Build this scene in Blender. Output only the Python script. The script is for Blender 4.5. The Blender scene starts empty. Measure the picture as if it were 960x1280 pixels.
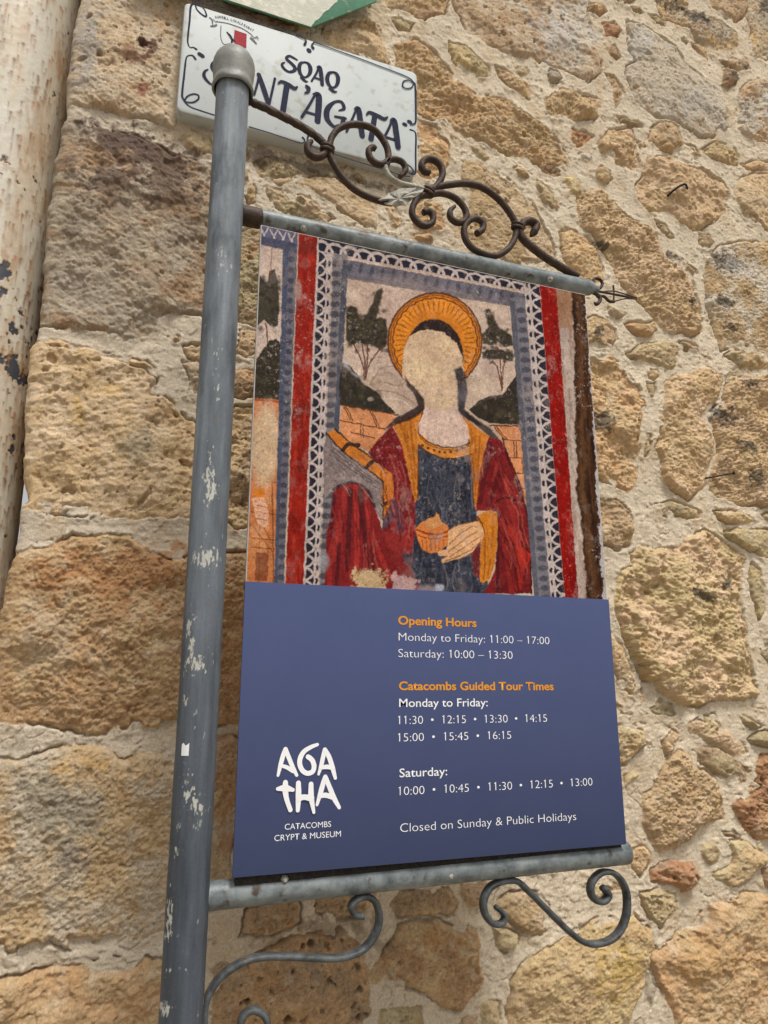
import bpy, bmesh, math, random
import numpy as np
from mathutils import Vector, Matrix

R = math.radians
random.seed(7)
rng = np.random.default_rng(11)
SC = bpy.context.scene
COL = SC.collection
PI = math.pi

# ------------------------------------------------------------------ camera
ZO = 1.374                       # height of the panel's lower edge above the ground
F_PX, PITCH, YAW, ROLL = 932.348, 0.2383, 1.211, -0.0012
CAM = np.array([-0.1816, -1.0269, 0.2261 + ZO])
_fw = np.array([math.cos(PITCH)*math.cos(YAW), math.cos(PITCH)*math.sin(YAW), math.sin(PITCH)])
_r = np.array([math.sin(YAW), -math.cos(YAW), 0.0])
_u = np.cross(_r, _fw)
_r2 = _r*math.cos(ROLL) + _u*math.sin(ROLL)
_u2 = -_r*math.sin(ROLL) + _u*math.cos(ROLL)
cd = bpy.data.cameras.new('camera')
cd.sensor_fit = 'HORIZONTAL'; cd.sensor_width = 36.0
cd.lens = F_PX/960*36.0
cd.clip_start = 0.02; cd.clip_end = 500
cam = bpy.data.objects.new('camera', cd); COL.objects.link(cam)
cam.matrix_world = Matrix(((_r2[0], _u2[0], -_fw[0], CAM[0]), (_r2[1], _u2[1], -_fw[1], CAM[1]),
                           (_r2[2], _u2[2], -_fw[2], CAM[2]), (0, 0, 0, 1)))
SC.camera = cam

def P(px, py, Y):
    """measured point of the photograph -> point on the real vertical plane y = Y (metres)"""
    d = _fw + _r2*(px-480)/F_PX + _u2*(640-py)/F_PX
    t = (Y-CAM[1])/d[1]
    return CAM + t*d

def proj(X, Y, Z):
    dx, dy, dz = X-CAM[0], Y-CAM[1], Z-CAM[2]
    w = dx*_fw[0]+dy*_fw[1]+dz*_fw[2]
    w = np.where(w < 0.05, 0.05, w)
    return (480+F_PX*(dx*_r2[0]+dy*_r2[1]+dz*_r2[2])/w,
            640-F_PX*(dx*_u2[0]+dy*_u2[1]+dz*_u2[2])/w)

# ------------------------------------------------------------------ light
SUN_EL, SUN_AZ = 62.0, 12.0       # azimuth: degrees to the right of the wall's outward normal
to_sun = Vector((math.cos(R(SUN_EL))*math.sin(R(SUN_AZ)), -math.cos(R(SUN_EL))*math.cos(R(SUN_AZ)), math.sin(R(SUN_EL))))
w = bpy.data.worlds.new("World"); SC.world = w; w.use_nodes = True
nt = w.node_tree
bg = nt.nodes['Background']
sky = nt.nodes.new('ShaderNodeTexSky'); sky.sky_type = 'NISHITA'; sky.sun_disc = False
sky.sun_elevation = R(SUN_EL)
sky.sun_rotation = math.atan2(to_sun.x, to_sun.y)
sky.air_density = 1.0; sky.dust_density = 4.0; sky.ozone_density = 1.0
hs = nt.nodes.new('ShaderNodeHueSaturation'); hs.inputs['Saturation'].default_value = 0.06
nt.links.new(sky.outputs[0], hs.inputs['Color'])
nt.links.new(hs.outputs[0], bg.inputs['Color'])
bg.inputs['Strength'].default_value = 0.105
sl = bpy.data.lights.new('sun', 'SUN'); sl.energy = 2.4; sl.angle = R(14); sl.color = (1.0, 0.94, 0.85)
so = bpy.data.objects.new('sun', sl); COL.objects.link(so)
so.rotation_euler = to_sun.to_track_quat('Z', 'Y').to_euler(); so.location = (2, -4, 6)
SC.view_settings.view_transform = 'Standard'
SC.view_settings.look = 'None'
SC.view_settings.gamma = 1.0
SC.view_settings.use_curve_mapping = False
SC.view_settings.exposure = 0.34

# ------------------------------------------------------------------ helpers
def srgb(r, g, b):
    c = np.array([r, g, b], float)/255.0
    return np.where(c <= 0.04045, c/12.92, ((c+0.055)/1.055)**2.4)

def _hash(ix, iy, seed):
    h = (ix.astype(np.int64)*374761393 + iy.astype(np.int64)*668265263 + seed*1274126177) & 0xffffffff
    h = ((h ^ (h >> 13))*1274126177) & 0xffffffff
    h = h ^ (h >> 16)
    return (h & 0xffff).astype(np.float32)/65535.0

def vnoise(x, y, seed=0):
    """smooth value noise in -1..1"""
    x0 = np.floor(x); y0 = np.floor(y)
    fx = (x-x0).astype(np.float32); fy = (y-y0).astype(np.float32)
    fx = fx*fx*fx*(fx*(fx*6-15)+10); fy = fy*fy*fy*(fy*(fy*6-15)+10)
    ix = x0.astype(np.int64); iy = y0.astype(np.int64)
    a = _hash(ix, iy, seed); b = _hash(ix+1, iy, seed)
    c = _hash(ix, iy+1, seed); d = _hash(ix+1, iy+1, seed)
    return ((a+(b-a)*fx)*(1-fy)+(c+(d-c)*fx)*fy)*2-1

def fbm(x, y, scale, octv=4, seed=0, gain=0.5, ridged=False):
    s = 0.0; a = 1.0; tot = 0.0
    c, sn = 0.8, 0.6
    for i in range(octv):
        n = vnoise(x*scale+seed*3.1, y*scale-seed*1.7, seed+i*17)
        if ridged: n = 1-2*np.abs(n)
        s = s+a*n; tot += a
        a *= gain; scale *= 2.03
        x, y = c*x-sn*y, sn*x+c*y
    return s/tot

def sstep(a, b, x):
    t = np.clip((x-a)/(b-a), 0, 1)
    return t*t*(3-2*t)

def poly_sd(poly, x, y):
    """signed distance, positive inside"""
    n = len(poly)
    d2 = np.full(x.shape, 1e9, np.float32); ins = np.zeros(x.shape, bool)
    for i in range(n):
        ax, ay = poly[i]; bx, by = poly[(i+1) % n]
        ex, ey = bx-ax, by-ay
        wx, wy = x-ax, y-ay
        t = np.clip((wx*ex+wy*ey)/(ex*ex+ey*ey+1e-12), 0, 1)
        d2 = np.minimum(d2, (wx-ex*t)**2+(wy-ey*t)**2)
        if ay != by:
            c = ((ay > y) != (by > y)) & (x < (bx-ax)*(y-ay)/(by-ay)+ax)
            ins ^= c
    d = np.sqrt(d2)
    return np.where(ins, d, -d)

def smooth_line(pts, n=8, closed=False):
    pts = [np.array(p, float) for p in pts]
    if len(pts) < 3: 
        return [pts[0]+(pts[-1]-pts[0])*i/n for i in range(n+1)]
    ext = [pts[-1]]+pts+[pts[0], pts[1]] if closed else [2*pts[0]-pts[1]]+pts+[2*pts[-1]-pts[-2]]
    out = []
    for i in range(1, len(ext)-2):
        a, b, c, d = ext[i-1], ext[i], ext[i+1], ext[i+2]
        for k in range(n):
            t = k/n
            out.append(0.5*((2*b)+(c-a)*t+(2*a-5*b+4*c-d)*t*t+(3*b-a-3*c+d)*t**3))
    if not closed: out.append(ext[-2])
    return out

def finish(name, me, mat, parent=None, smooth=True):
    o = bpy.data.objects.new(name, me); COL.objects.link(o)
    if mat: me.materials.append(mat)
    if smooth: me.polygons.foreach_set('use_smooth', np.ones(len(me.polygons), bool))
    if parent: o.parent = parent
    return o

def grid_obj(name, pts, cols, mat, parent=None, smooth=True, flip=False, wrap=False):
    """pts (ny,nx,3) -> one grid mesh with a colour attribute"""
    ny, nx, _ = pts.shape
    me = bpy.data.meshes.new(name)
    idx = np.arange(ny*nx).reshape(ny, nx)
    if wrap: idx = np.concatenate([idx, idx[:, :1]], 1)
    a = idx[:-1, :-1].ravel(); b = idx[:-1, 1:].ravel(); c = idx[1:, 1:].ravel(); d = idx[1:, :-1].ravel()
    f = np.stack([a, b, c, d] if not flip else [a, d, c, b], 1).astype(np.int32)
    me.vertices.add(ny*nx); me.vertices.foreach_set('co', pts.reshape(-1).astype(np.float32))
    me.loops.add(f.size); me.loops.foreach_set('vertex_index', f.ravel())
    me.polygons.add(len(f)); me.polygons.foreach_set('loop_start', np.arange(0, f.size, 4, dtype=np.int32))
    me.update(calc_edges=True)
    if cols is not None:
        ca = me.color_attributes.new('col', 'FLOAT_COLOR', 'POINT')
        c4 = np.ones((ny*nx, 4), np.float32); c4[:, :3] = np.clip(cols.reshape(-1, 3), 0.002, 0.95)
        ca.data.foreach_set('color', c4.ravel())
    return finish(name, me, mat, parent, smooth)

def bm_obj(name, bm, mat, parent=None, smooth=True):
    me = bpy.data.meshes.new(name)
    bmesh.ops.recalc_face_normals(bm, faces=bm.faces[:])
    bm.to_mesh(me); bm.free()
    return finish(name, me, mat, parent, smooth)

def autosmooth(o, ang=40):
    me = o.data
    bm = bmesh.new(); bm.from_mesh(me)
    for e in bm.edges:
        if len(e.link_faces) == 2 and e.calc_face_angle(0) > R(ang): e.smooth = False
    bm.to_mesh(me); bm.free()
    return o

def empty(name, loc, label, cat):
    o = bpy.data.objects.new(name, None); COL.objects.link(o)
    o.location = loc; o.empty_display_size = 0.05
    o['label'] = label; o['category'] = cat
    return o

def reparent(o, p):
    """child keeps world coordinates although its thing's empty stands elsewhere"""
    o.parent = p
    o.matrix_parent_inverse = _world(p).inverted()
    return o

def _world(q):
    m = Matrix.Translation(q.location)
    return _world(q.parent) @ q.matrix_parent_inverse @ m if q.parent else m

def sweep(bm, pts, rn, rb, seg=10, sq=1.0, taper0=1.0, taper1=1.0, twist=0.0, cap=True, wob=0.0, nrm=(0, 1, 0)):
    """tube along pts; rn = half width in the curve's plane, rb = half width along nrm; sq<1 squarer"""
    n = len(pts); rings = []
    B = np.array(nrm, float)
    for i, p in enumerate(pts):
        t = np.array(pts[min(i+1, n-1)])-np.array(pts[max(i-1, 0)])
        t = t/(np.linalg.norm(t)+1e-9)
        N = np.cross(B, t); N /= np.linalg.norm(N)+1e-9
        Bt = np.cross(t, N)
        u = i/(n-1)
        k = taper0+(1-taper0)*min(1, u/0.12) if u < 0.12 else (taper1+(1-taper1)*min(1, (1-u)/0.16) if u > 0.84 else 1.0)
        k *= 1+wob*math.sin(i*1.7)*math.cos(i*0.63+1)
        ring = []
        for j in range(seg):
            a = 2*PI*j/seg
            ca, sa = math.cos(a), math.sin(a)
            ca = math.copysign(abs(ca)**sq, ca); sa = math.copysign(abs(sa)**sq, sa)
            x, y = rn*k*ca, rb*k*sa
            tw = twist*u
            x, y = x*math.cos(tw)-y*math.sin(tw), x*math.sin(tw)+y*math.cos(tw)
            ring.append(bm.verts.new(Vector(np.array(p)+N*x+Bt*y)))
        rings.append(ring)
    for a, b in zip(rings, rings[1:]):
        for j in range(seg):
            bm.faces.new((a[j], a[(j+1) % seg], b[(j+1) % seg], b[j]))
    if cap:
        for rg in (rings[0], rings[-1]):
            bm.faces.new(rg)

def lathe(bm, prof, center, axis=(0, 0, 1), seg=32):
    ax = Vector(axis).normalized(); q = Vector((0, 0, 1)).rotation_difference(ax)
    rings = []
    for r, z in prof:
        if r < 1e-6:
            rings.append([bm.verts.new(Vector(center)+q @ Vector((0, 0, z)))])
        else:
            rings.append([bm.verts.new(Vector(center)+q @ Vector((r*math.cos(2*PI*j/seg), r*math.sin(2*PI*j/seg), z))) for j in range(seg)])
    for a, b in zip(rings, rings[1:]):
        for j in range(seg):
            if len(a) == 1 and len(b) == 1: continue
            if len(a) == 1: bm.faces.new((a[0], b[(j+1) % seg], b[j]))
            elif len(b) == 1: bm.faces.new((a[j], a[(j+1) % seg], b[0]))
            else: bm.faces.new((a[j], a[(j+1) % seg], b[(j+1) % seg], b[j]))

def ribbon(bm, pts, widths, y, n=6, round_ends=True, straight=False):
    """flat painted stroke on the plane y; pts (x,z)"""
    pts = [np.array(p, float) for p in pts]
    if np.isscalar(widths): widths = [widths]*len(pts)
    k = [np.array([p[0], p[1], wd]) for p, wd in zip(pts, widths)]
    line = k if straight else smooth_line(k, n)
    N = len(line); L = []; Rr = []
    for i, p in enumerate(line):
        t = line[min(i+1, N-1)][:2]-line[max(i-1, 0)][:2]
        t = t/(np.linalg.norm(t)+1e-9); nn = np.array([-t[1], t[0]])
        h = p[2]/2
        L.append(bm.verts.new((p[0]+nn[0]*h, y, p[1]+nn[1]*h)))
        Rr.append(bm.verts.new((p[0]-nn[0]*h, y, p[1]-nn[1]*h)))
    for i in range(N-1):
        bm.faces.new((L[i], Rr[i], Rr[i+1], L[i+1]))
    if round_ends:
        for end in (0, N-1):
            p = line[end]; q = line[1] if end == 0 else line[N-2]
            t = p[:2]-q[:2]; t = t/(np.linalg.norm(t)+1e-9); nn = np.array([-t[1], t[0]]); h = p[2]/2
            a, b = (L[end], Rr[end])
            fan = []
            s = 1 if end == N-1 else -1
            for m in range(1, 7):
                an = PI*m/7
                v = nn*math.cos(an)*h*s+t*math.sin(an)*h
                fan.append(bm.verts.new((p[0]+v[0], y, p[1]+v[1])))
            ring = [a]+fan+[b]
            bm.faces.new(ring)

# ------------------------------------------------------------------ materials
def new_mat(name):
    m = bpy.data.materials.new(name); m.use_nodes = True
    return m, m.node_tree, m.node_tree.nodes['Principled BSDF']

def mat_attr(name, rough=0.9, spec=0.2, bumps=(), speck=None, metallic=0.0):
    """colour from the mesh's own pigment attribute, fine grain and bump from noise"""
    m, t, b = new_mat(name)
    at = t.nodes.new('ShaderNodeVertexColor'); at.layer_name = 'col'
    tc = t.nodes.new('ShaderNodeTexCoord')
    col = at.outputs['Color']
    if speck:
        for sc, lo, hi in speck:
            nz = t.nodes.new('ShaderNodeTexNoise'); nz.inputs['Scale'].default_value = sc; nz.inputs['Detail'].default_value = 4
            t.links.new(tc.outputs['Object'], nz.inputs['Vector'])
            mr = t.nodes.new('ShaderNodeMapRange'); mr.inputs[1].default_value = 0.3; mr.inputs[2].default_value = 0.7
            mr.inputs[3].default_value = lo; mr.inputs[4].default_value = hi
            t.links.new(nz.outputs[0], mr.inputs[0])
            mx = t.nodes.new('ShaderNodeVectorMath'); mx.operation = 'SCALE'
            t.links.new(col, mx.inputs[0]); t.links.new(mr.outputs[0], mx.inputs['Scale'])
            col = mx.outputs[0]
    t.links.new(col, b.inputs['Base Color'])
    b.inputs['Roughness'].default_value = rough
    b.inputs['Specular IOR Level'].default_value = spec
    b.inputs['Metallic'].default_value = metallic
    prev = None
    for kind, sc, dist, st in bumps:
        if kind == 'noise':
            nz = t.nodes.new('ShaderNodeTexNoise'); nz.inputs['Scale'].default_value = sc; nz.inputs['Detail'].default_value = 5
            nz.inputs['Roughness'].default_value = 0.6
            out = nz.outputs[0]
        else:
            nz = t.nodes.new('ShaderNodeTexVoronoi'); nz.inputs['Scale'].default_value = sc
            out = nz.outputs['Distance']
        t.links.new(tc.outputs['Object'], nz.inputs['Vector'])
        bp = t.nodes.new('ShaderNodeBump'); bp.inputs['Distance'].default_value = dist; bp.inputs['Strength'].default_value = st
        t.links.new(out, bp.inputs['Height'])
        if prev: t.links.new(prev, bp.inputs['Normal'])
        prev = bp.outputs[0]
    if prev: t.links.new(prev, b.inputs['Normal'])
    return m

def mat_noise(name, c1, c2, scale=20, rough=0.6, spec=0.3, metallic=0.0, bump=0.0, bscale=200, lo=0.35, hi=0.65, c3=None, s3=60, t3=(0.58, 0.66)):
    m, t, b = new_mat(name)
    tc = t.nodes.new('ShaderNodeTexCoord')
    nz = t.nodes.new('ShaderNodeTexNoise'); nz.inputs['Scale'].default_value = scale; nz.inputs['Detail'].default_value = 8
    nz.inputs['Roughness'].default_value = 0.65
    t.links.new(tc.outputs['Object'], nz.inputs['Vector'])
    cr = t.nodes.new('ShaderNodeValToRGB')
    cr.color_ramp.elements[0].position = lo; cr.color_ramp.elements[1].position = hi
    cr.color_ramp.elements[0].color = (*c1, 1); cr.color_ramp.elements[1].color = (*c2, 1)
    t.links.new(nz.outputs[0], cr.inputs[0]); col = cr.outputs[0]
    if c3 is not None:
        n3 = t.nodes.new('ShaderNodeTexNoise'); n3.inputs['Scale'].default_value = s3; n3.inputs['Detail'].default_value = 6
        t.links.new(tc.outputs['Object'], n3.inputs['Vector'])
        mr = t.nodes.new('ShaderNodeMapRange'); mr.inputs[1].default_value = t3[0]; mr.inputs[2].default_value = t3[1]
        t.links.new(n3.outputs[0], mr.inputs[0])
        mx = t.nodes.new('ShaderNodeMix'); mx.data_type = 'RGBA'
        t.links.new(mr.outputs[0], mx.inputs['Factor']); t.links.new(col, mx.inputs['A']); mx.inputs['B'].default_value = (*c3, 1)
        col = mx.outputs['Result']
    t.links.new(col, b.inputs['Base Color'])
    b.inputs['Roughness'].default_value = rough; b.inputs['Specular IOR Level'].default_value = spec
    b.inputs['Metallic'].default_value = metallic
    if bump:
        n2 = t.nodes.new('ShaderNodeTexNoise'); n2.inputs['Scale'].default_value = bscale; n2.inputs['Detail'].default_value = 5
        t.links.new(tc.outputs['Object'], n2.inputs['Vector'])
        bp = t.nodes.new('ShaderNodeBump'); bp.inputs['Distance'].default_value = bump; bp.inputs['Strength'].default_value = 0.8
        t.links.new(n2.outputs[0], bp.inputs['Height']); t.links.new(bp.outputs[0], b.inputs['Normal'])
    return m

M_wall = mat_attr('limestone_rubble', 0.95, 0.03,
                  bumps=(('noise', 260, 0.003, 0.45), ('noise', 700, 0.0017, 0.8), ('noise', 1600, 0.0008, 0.8)),
                  speck=((300, 0.84, 1.14), (900, 0.84, 1.16)))
M_picture = mat_attr('printed_picture', 0.8, 0.04, bumps=(('noise', 700, 0.0003, 0.3),), speck=((500, 0.80, 1.20), (1200, 0.82, 1.18)))
M_pole = mat_attr('weathered_grey_paint', 0.5, 0.22, bumps=(('noise', 300, 0.0006, 0.4), ('noise', 50, 0.0010, 0.3)), speck=((300, 0.93, 1.07),))
M_pipe = mat_attr('flaking_cream_paint', 0.5, 0.35, bumps=(('noise', 120, 0.0012, 0.4), ('noise', 420, 0.0005, 0.4)), speck=((350, 0.94, 1.05),))
M_galv = mat_noise('weathered_grey_rail', (0.070, 0.086, 0.095), (0.225, 0.255, 0.262), 34, 0.45, 0.35, 0.0, 0.0008, 180, 0.34, 0.64, (0.06, 0.045, 0.035), 55, (0.60, 0.70))
M_cap = mat_noise('dull_lead_grey_cap', (0.15, 0.16, 0.15), (0.24, 0.24, 0.225), 40, 0.5, 0.35, 0.0, 0.0006, 220)
M_rust = mat_noise('brown_rusted_iron', (0.020, 0.013, 0.010), (0.066, 0.040, 0.027), 70, 0.62, 0.3, 0.0, 0.0012, 260, 0.3, 0.7, (0.115, 0.055, 0.026), 120, (0.60, 0.72))
M_iron = mat_noise('worn_black_iron', (0.026, 0.030, 0.033), (0.10, 0.11, 0.115), 60, 0.5, 0.3, 0.0, 0.0009, 260, 0.35, 0.7, (0.09, 0.05, 0.03), 90, (0.62, 0.70))
M_leafm = mat_noise('pale_oxidised_metal', (0.20, 0.19, 0.16), (0.42, 0.41, 0.36), 130, 0.7, 0.3, 0.0, 0.001, 300)
M_enamel = mat_noise('white_glazed_tile', (0.42, 0.455, 0.46), (0.48, 0.515, 0.52), 9, 0.5, 0.12, 0.0, 0.0, 100, 0.3, 0.7, (0.36, 0.36, 0.32), 35, (0.60, 0.72))
M_navy = mat_noise('navy_glaze', (0.016, 0.018, 0.04), (0.030, 0.033, 0.062), 160, 0.6, 0.04)
M_smudge = mat_noise('grey_glaze', (0.10, 0.11, 0.12), (0.18, 0.19, 0.195), 160, 0.6, 0.05)
M_red = mat_noise('red_glaze', (0.29, 0.030, 0.040), (0.36, 0.045, 0.055), 130, 0.6, 0.05)
M_blue = mat_noise('matt_blue_print', (0.060, 0.076, 0.160), (0.064, 0.080, 0.167), 12, 0.9, 0.0)
M_white = mat_noise('white_print', (0.74, 0.75, 0.78), (0.80, 0.81, 0.83), 30, 0.55, 0.25)
M_orange = mat_noise('orange_print', (0.60, 0.25, 0.025), (0.66, 0.28, 0.03), 30, 0.8, 0.1)
M_edge = mat_noise('board_edge', (0.35, 0.33, 0.31), (0.5, 0.48, 0.46), 40, 0.6, 0.3)
M_ground = mat_noise('worn_street_paving', (0.24, 0.20, 0.15), (0.36, 0.31, 0.24), 6, 0.9, 0.2, 0.0, 0.004, 60)
M_stick = mat_noise('white_sticker', (0.62, 0.64, 0.66), (0.74, 0.76, 0.78), 60, 0.5, 0.3)
M_iron_or_shade = mat_noise('black_iron_or_shade', (0.012, 0.012, 0.012), (0.04, 0.035, 0.03), 200, 0.7, 0.12)
# ================================================================== the wall
WY = 0.30                         # pointing plane of the wall; outward is -y
PAL = {'tan': (.54, .39, .225), 'orange': (.50, .325, .18), 'pink': (.53, .385, .25), 'grey': (.46, .39, .30),
       'light': (.55, .49, .40), 'olive': (.45, .365, .22), 'yellow': (.52, .40, .22), 'red': (.40, .215, .12),
       'brown': (.34, .23, .145), 'pale': (.53, .405, .27), 'dark': (.20, .14, .10), 'umber': (.42, .30, .19)}
MORT_R = np.array((.60, .515, .395)); MORT_L = np.array((.55, .475, .375))
# outlines of the stones as measured in the photograph: colour, second colour, bulge (mm), roughness, points
S = []
def st(c1, c2, h, rg, *pts): S.append((c1, c2, h, rg, [pts[i:i+2] for i in range(0, len(pts), 2)]))
# --- dressed corner blocks (their left ends run round the corner)
Q0 = len(S)
st('pale', 'grey', 13, 1.1, 90,-60, 250,-60, 246,30, 236,90, 226,140, 218,162, 196,158, 180,152, 165,148, 140,142, 110,138, 84,134)
st('grey', 'brown', 13, 1.1, 78,150, 95,149, 115,156, 135,163, 165,168, 195,178, 215,192, 245,200, 285,215, 290,300, 282,405, 262,402, 250,392, 228,392, 200,396, 196,418, 160,425, 120,416, 80,410, 50,408)
st('tan', 'pale', 15, 1.1, 40,424, 60,424, 90,430, 120,440, 160,446, 185,447, 197,462, 194,480, 190,492, 205,494, 222,508, 232,520, 262,540, 262,600, 248,650, 225,648, 190,644, 150,652, 110,645, 70,642, 23,634)
st('orange', 'tan', 16, 1.3, 22,690, 50,684, 82,676, 92,668, 130,668, 165,670, 180,682, 190,694, 215,700, 250,690, 300,688, 318,690, 316,800, 300,905, 250,912, 200,912, 150,912, 110,918, 70,908, 40,905, 0,905)
st('tan', 'grey', 16, 1.3, -10,948, 30,948, 60,936, 95,928, 130,932, 150,945, 180,936, 230,940, 290,920, 305,930, 300,1010, 285,1120, 262,1140, 215,1160, 170,1172, 120,1180, 85,1186, 65,1176, 30,1190, -10,1195)
st('tan', 'orange', 14, 1.2, -10,1226, 40,1215, 90,1208, 140,1200, 190,1195, 240,1192, 250,1290, 230,1420, -10,1440)
QN = len(S)
# between corner blocks and sign
st('pale', 'olive', 8, 1, 224,168, 243,162, 262,168, 268,190, 250,192, 232,182)
st('tan', 'umber', 8, 1, 232,432, 250,428, 285,440, 284,452, 250,452, 236,446)
st('umber', 'grey', 5, .8, 230,452, 250,450, 262,470, 250,498, 232,496, 238,474)
st('olive', 'umber', 11, 1.3, 302,286, 326,280, 345,300, 340,400, 322,408, 300,404, 290,380, 296,330)
st('tan', 'umber', 10, 1.2, 292,412, 325,414, 330,440, 310,448, 288,444)
st('orange', 'umber', 10, 1.2, 288,466, 330,462, 332,492, 300,498, 284,494)
st('umber', 'tan', 10, 1.2, 284,512, 325,506, 330,580, 322,655, 300,662, 276,650, 280,580)
# under the street plate
st('olive', 'pale', 6, 1, 315,203, 335,196, 365,206, 395,214, 398,221, 360,226, 325,222)
st('tan', 'pale', 8, 1, 335,226, 370,221, 420,222, 450,243, 475,260, 476,284, 455,281, 430,266, 400,250, 375,240, 345,232)
st('olive', 'pale', 7, .8, 332,234, 358,240, 395,252, 418,272, 400,285, 360,272, 340,255)
st('tan', 'pink', 8, 1, 478,258, 492,255, 503,270, 505,283, 497,292, 482,290)
st('tan', 'pale', 6, 1, 305,170, 312,190, 318,225, 322,250, 310,255, 300,220)
# --- upper middle
st('umber', 'orange', 7, 1, 258,-40, 380,-40, 400,10, 380,40, 330,30, 290,8, 262,-5)
st('tan', 'pale', 7, 1, 395,36, 440,24, 470,30, 484,60, 484,84, 450,74, 410,58)
st('tan', 'brown', 9, 1.1, 470,-50, 560,-50, 566,-6, 562,6, 555,18, 538,20, 530,25, 510,16, 482,10, 474,-6)
st('olive', 'yellow', 6, .8, 486,23, 497,22, 517,31, 514,38, 498,36)
st('pink', 'light', 11, 1, 566,0, 560,-60, 700,-80, 732,-50, 738,-10, 736,20, 742,45, 752,72, 751,92, 735,104, 722,96, 705,86, 677,80, 650,73, 622,63, 602,50, 583,41, 574,22, 567,12)
st('tan', 'orange', 10, 1.2, 492,52, 518,50, 545,65, 563,90, 578,104, 598,120, 628,119, 650,140, 665,150, 690,165, 708,188, 712,203, 695,205, 670,204, 645,204, 625,192, 606,179, 590,172, 575,170, 560,158, 545,153, 530,145, 522,140, 518,100, 507,90, 494,90)
st('olive', 'yellow', 11, .6, 562,54, 580,59, 598,72, 611,83, 613,93, 605,97, 587,95, 575,88, 565,77, 562,65)
st('umber', 'tan', 8, 1.1, 618,82, 640,93, 660,105, 664,118, 662,127, 650,118, 632,107, 622,95)
st('umber', 'olive', 6, .9, 644,85, 659,83, 663,92, 655,97, 645,93)
st('grey', 'olive', 8, .9, 682,88, 695,87, 703,98, 698,106, 688,103)
st('tan', 'pink', 12, 1.1, 681,128, 691,115, 705,112, 720,116, 738,120, 752,125, 753,138, 745,148, 730,150, 712,151, 695,152, 684,145)
st('red', 'tan', 9, 1.1, 700,164, 715,160, 730,163, 740,170, 737,178, 722,182, 708,175)
st('umber', 'olive', 5, 1, 588,180, 600,184, 613,197, 604,200, 592,191)
st('orange', 'tan', 8, 1, 522,148, 545,158, 560,178, 563,205, 552,222, 535,225, 520,215)
st('tan', 'pale', 8, .8, 577,203, 598,198, 620,212, 642,228, 662,245, 670,265, 678,282, 688,302, 694,325, 650,332, 610,320, 587,310, 569,295, 568,275, 584,262, 590,240, 578,225)
st('umber', 'tan', 7, .9, 638,208, 650,205, 665,218, 662,223, 640,222)
st('brown', 'orange', 9, 1.3, 672,204, 690,202, 701,212, 702,220, 690,222, 678,215)
st('umber', 'olive', 9, .9, 664,223, 680,231, 695,245, 698,258, 690,270, 682,262, 672,245)
st('olive', 'yellow', 8, .8, 706,222, 718,220, 726,232, 727,240, 720,248, 708,240)
st('tan', 'orange', 7, 1, 513,262, 530,250, 548,252, 560,262, 558,284, 545,290, 525,290, 514,280)
st('brown', 'orange', 7, 1.2, 512,291, 535,293, 545,303, 530,307, 512,298)
st('orange', 'tan', 10, 1.2, 699,290, 714,287, 735,296, 746,313, 754,339, 750,350, 735,356, 718,345, 701,322)
st('tan', 'pink', 14, 1.2, 718,238, 735,240, 752,236, 765,250, 785,271, 805,284, 820,295, 828,319, 848,330, 865,354, 876,385, 878,415, 862,423, 848,416, 832,415, 815,396, 800,378, 785,366, 770,346, 757,320, 740,296, 722,280, 714,262)
# --- upper right
st('light', 'grey', 14, 1.1, 782,27, 802,30, 828,48, 845,60, 860,82, 880,97, 900,110, 908,135, 910,162, 890,172, 875,170, 855,160, 835,149, 820,148, 808,141, 793,128, 780,94, 783,83, 794,78, 785,62)
st('red', 'umber', 8, 1.1, 752,29, 770,28, 776,38, 770,45, 755,45)
st('umber', 'orange', 5, 1, 757,57, 768,56, 775,70, 770,74, 760,67)
st('umber', 'tan', 6, 1, 757,91, 765,92, 780,115, 782,122, 768,136, 765,125, 766,110)
st('red', 'tan', 6, 1.1, 735,5, 750,3, 757,14, 748,20, 738,13)
st('pink', 'umber', 6, 1, 764,-14, 790,-10, 796,0, 782,6, 770,3)
st('umber', 'olive', 5, 1, 787,11, 800,10, 804,16, 792,16)
st('umber', 'olive', 5, 1, 810,18, 820,20, 831,28, 830,33, 820,28)
st('brown', 'olive', 5, 1, 767,144, 774,148, 783,150, 800,155, 802,160, 790,158, 775,153)
st('tan', 'pink', 11, 1.3, 746,178, 757,171, 760,160, 785,158, 793,170, 794,190, 799,205, 795,212, 780,209, 770,205, 765,192, 750,190)
st('tan', 'umber', 13, 1.3, 803,171, 815,158, 835,152, 848,160, 855,180, 857,190, 845,192, 825,188, 808,181)
st('grey', 'light', 5, 1, 724,192, 735,192, 746,196, 738,201, 728,200)
st('orange', 'tan', 10, .9, 739,210, 750,208, 762,215, 764,225, 758,234, 748,228, 740,218)
st('tan', 'umber', 5, 1, 797,178, 805,178, 808,184, 799,185)
st('olive', 'umber', 7, .9, 858,180, 868,182, 876,192, 872,200, 866,199)
st('tan', 'olive', 9, 1.2, 876,185, 895,177, 915,180, 926,195, 922,208, 905,205, 885,196)
st('tan', 'pink', 16, 1.1, 807,197, 835,195, 860,202, 882,212, 902,226, 912,242, 906,270, 892,280, 865,290, 850,280, 835,263, 812,269, 798,250, 792,232, 802,220)
st('umber', 'olive', 7, .9, 818,277, 828,280, 842,297, 835,298, 825,292)
st('light', 'pink', 13, 1.1, 942,100, 985,88, 990,190, 975,186, 945,178, 925,168, 920,150, 920,120, 930,105)
st('umber', 'pink', 9, 1, 899,76, 915,72, 935,76, 938,86, 925,88, 905,82)
st('orange', 'dark', 10, 1.1, 897,107, 900,95, 908,88, 920,90, 921,104, 910,113)
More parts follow.
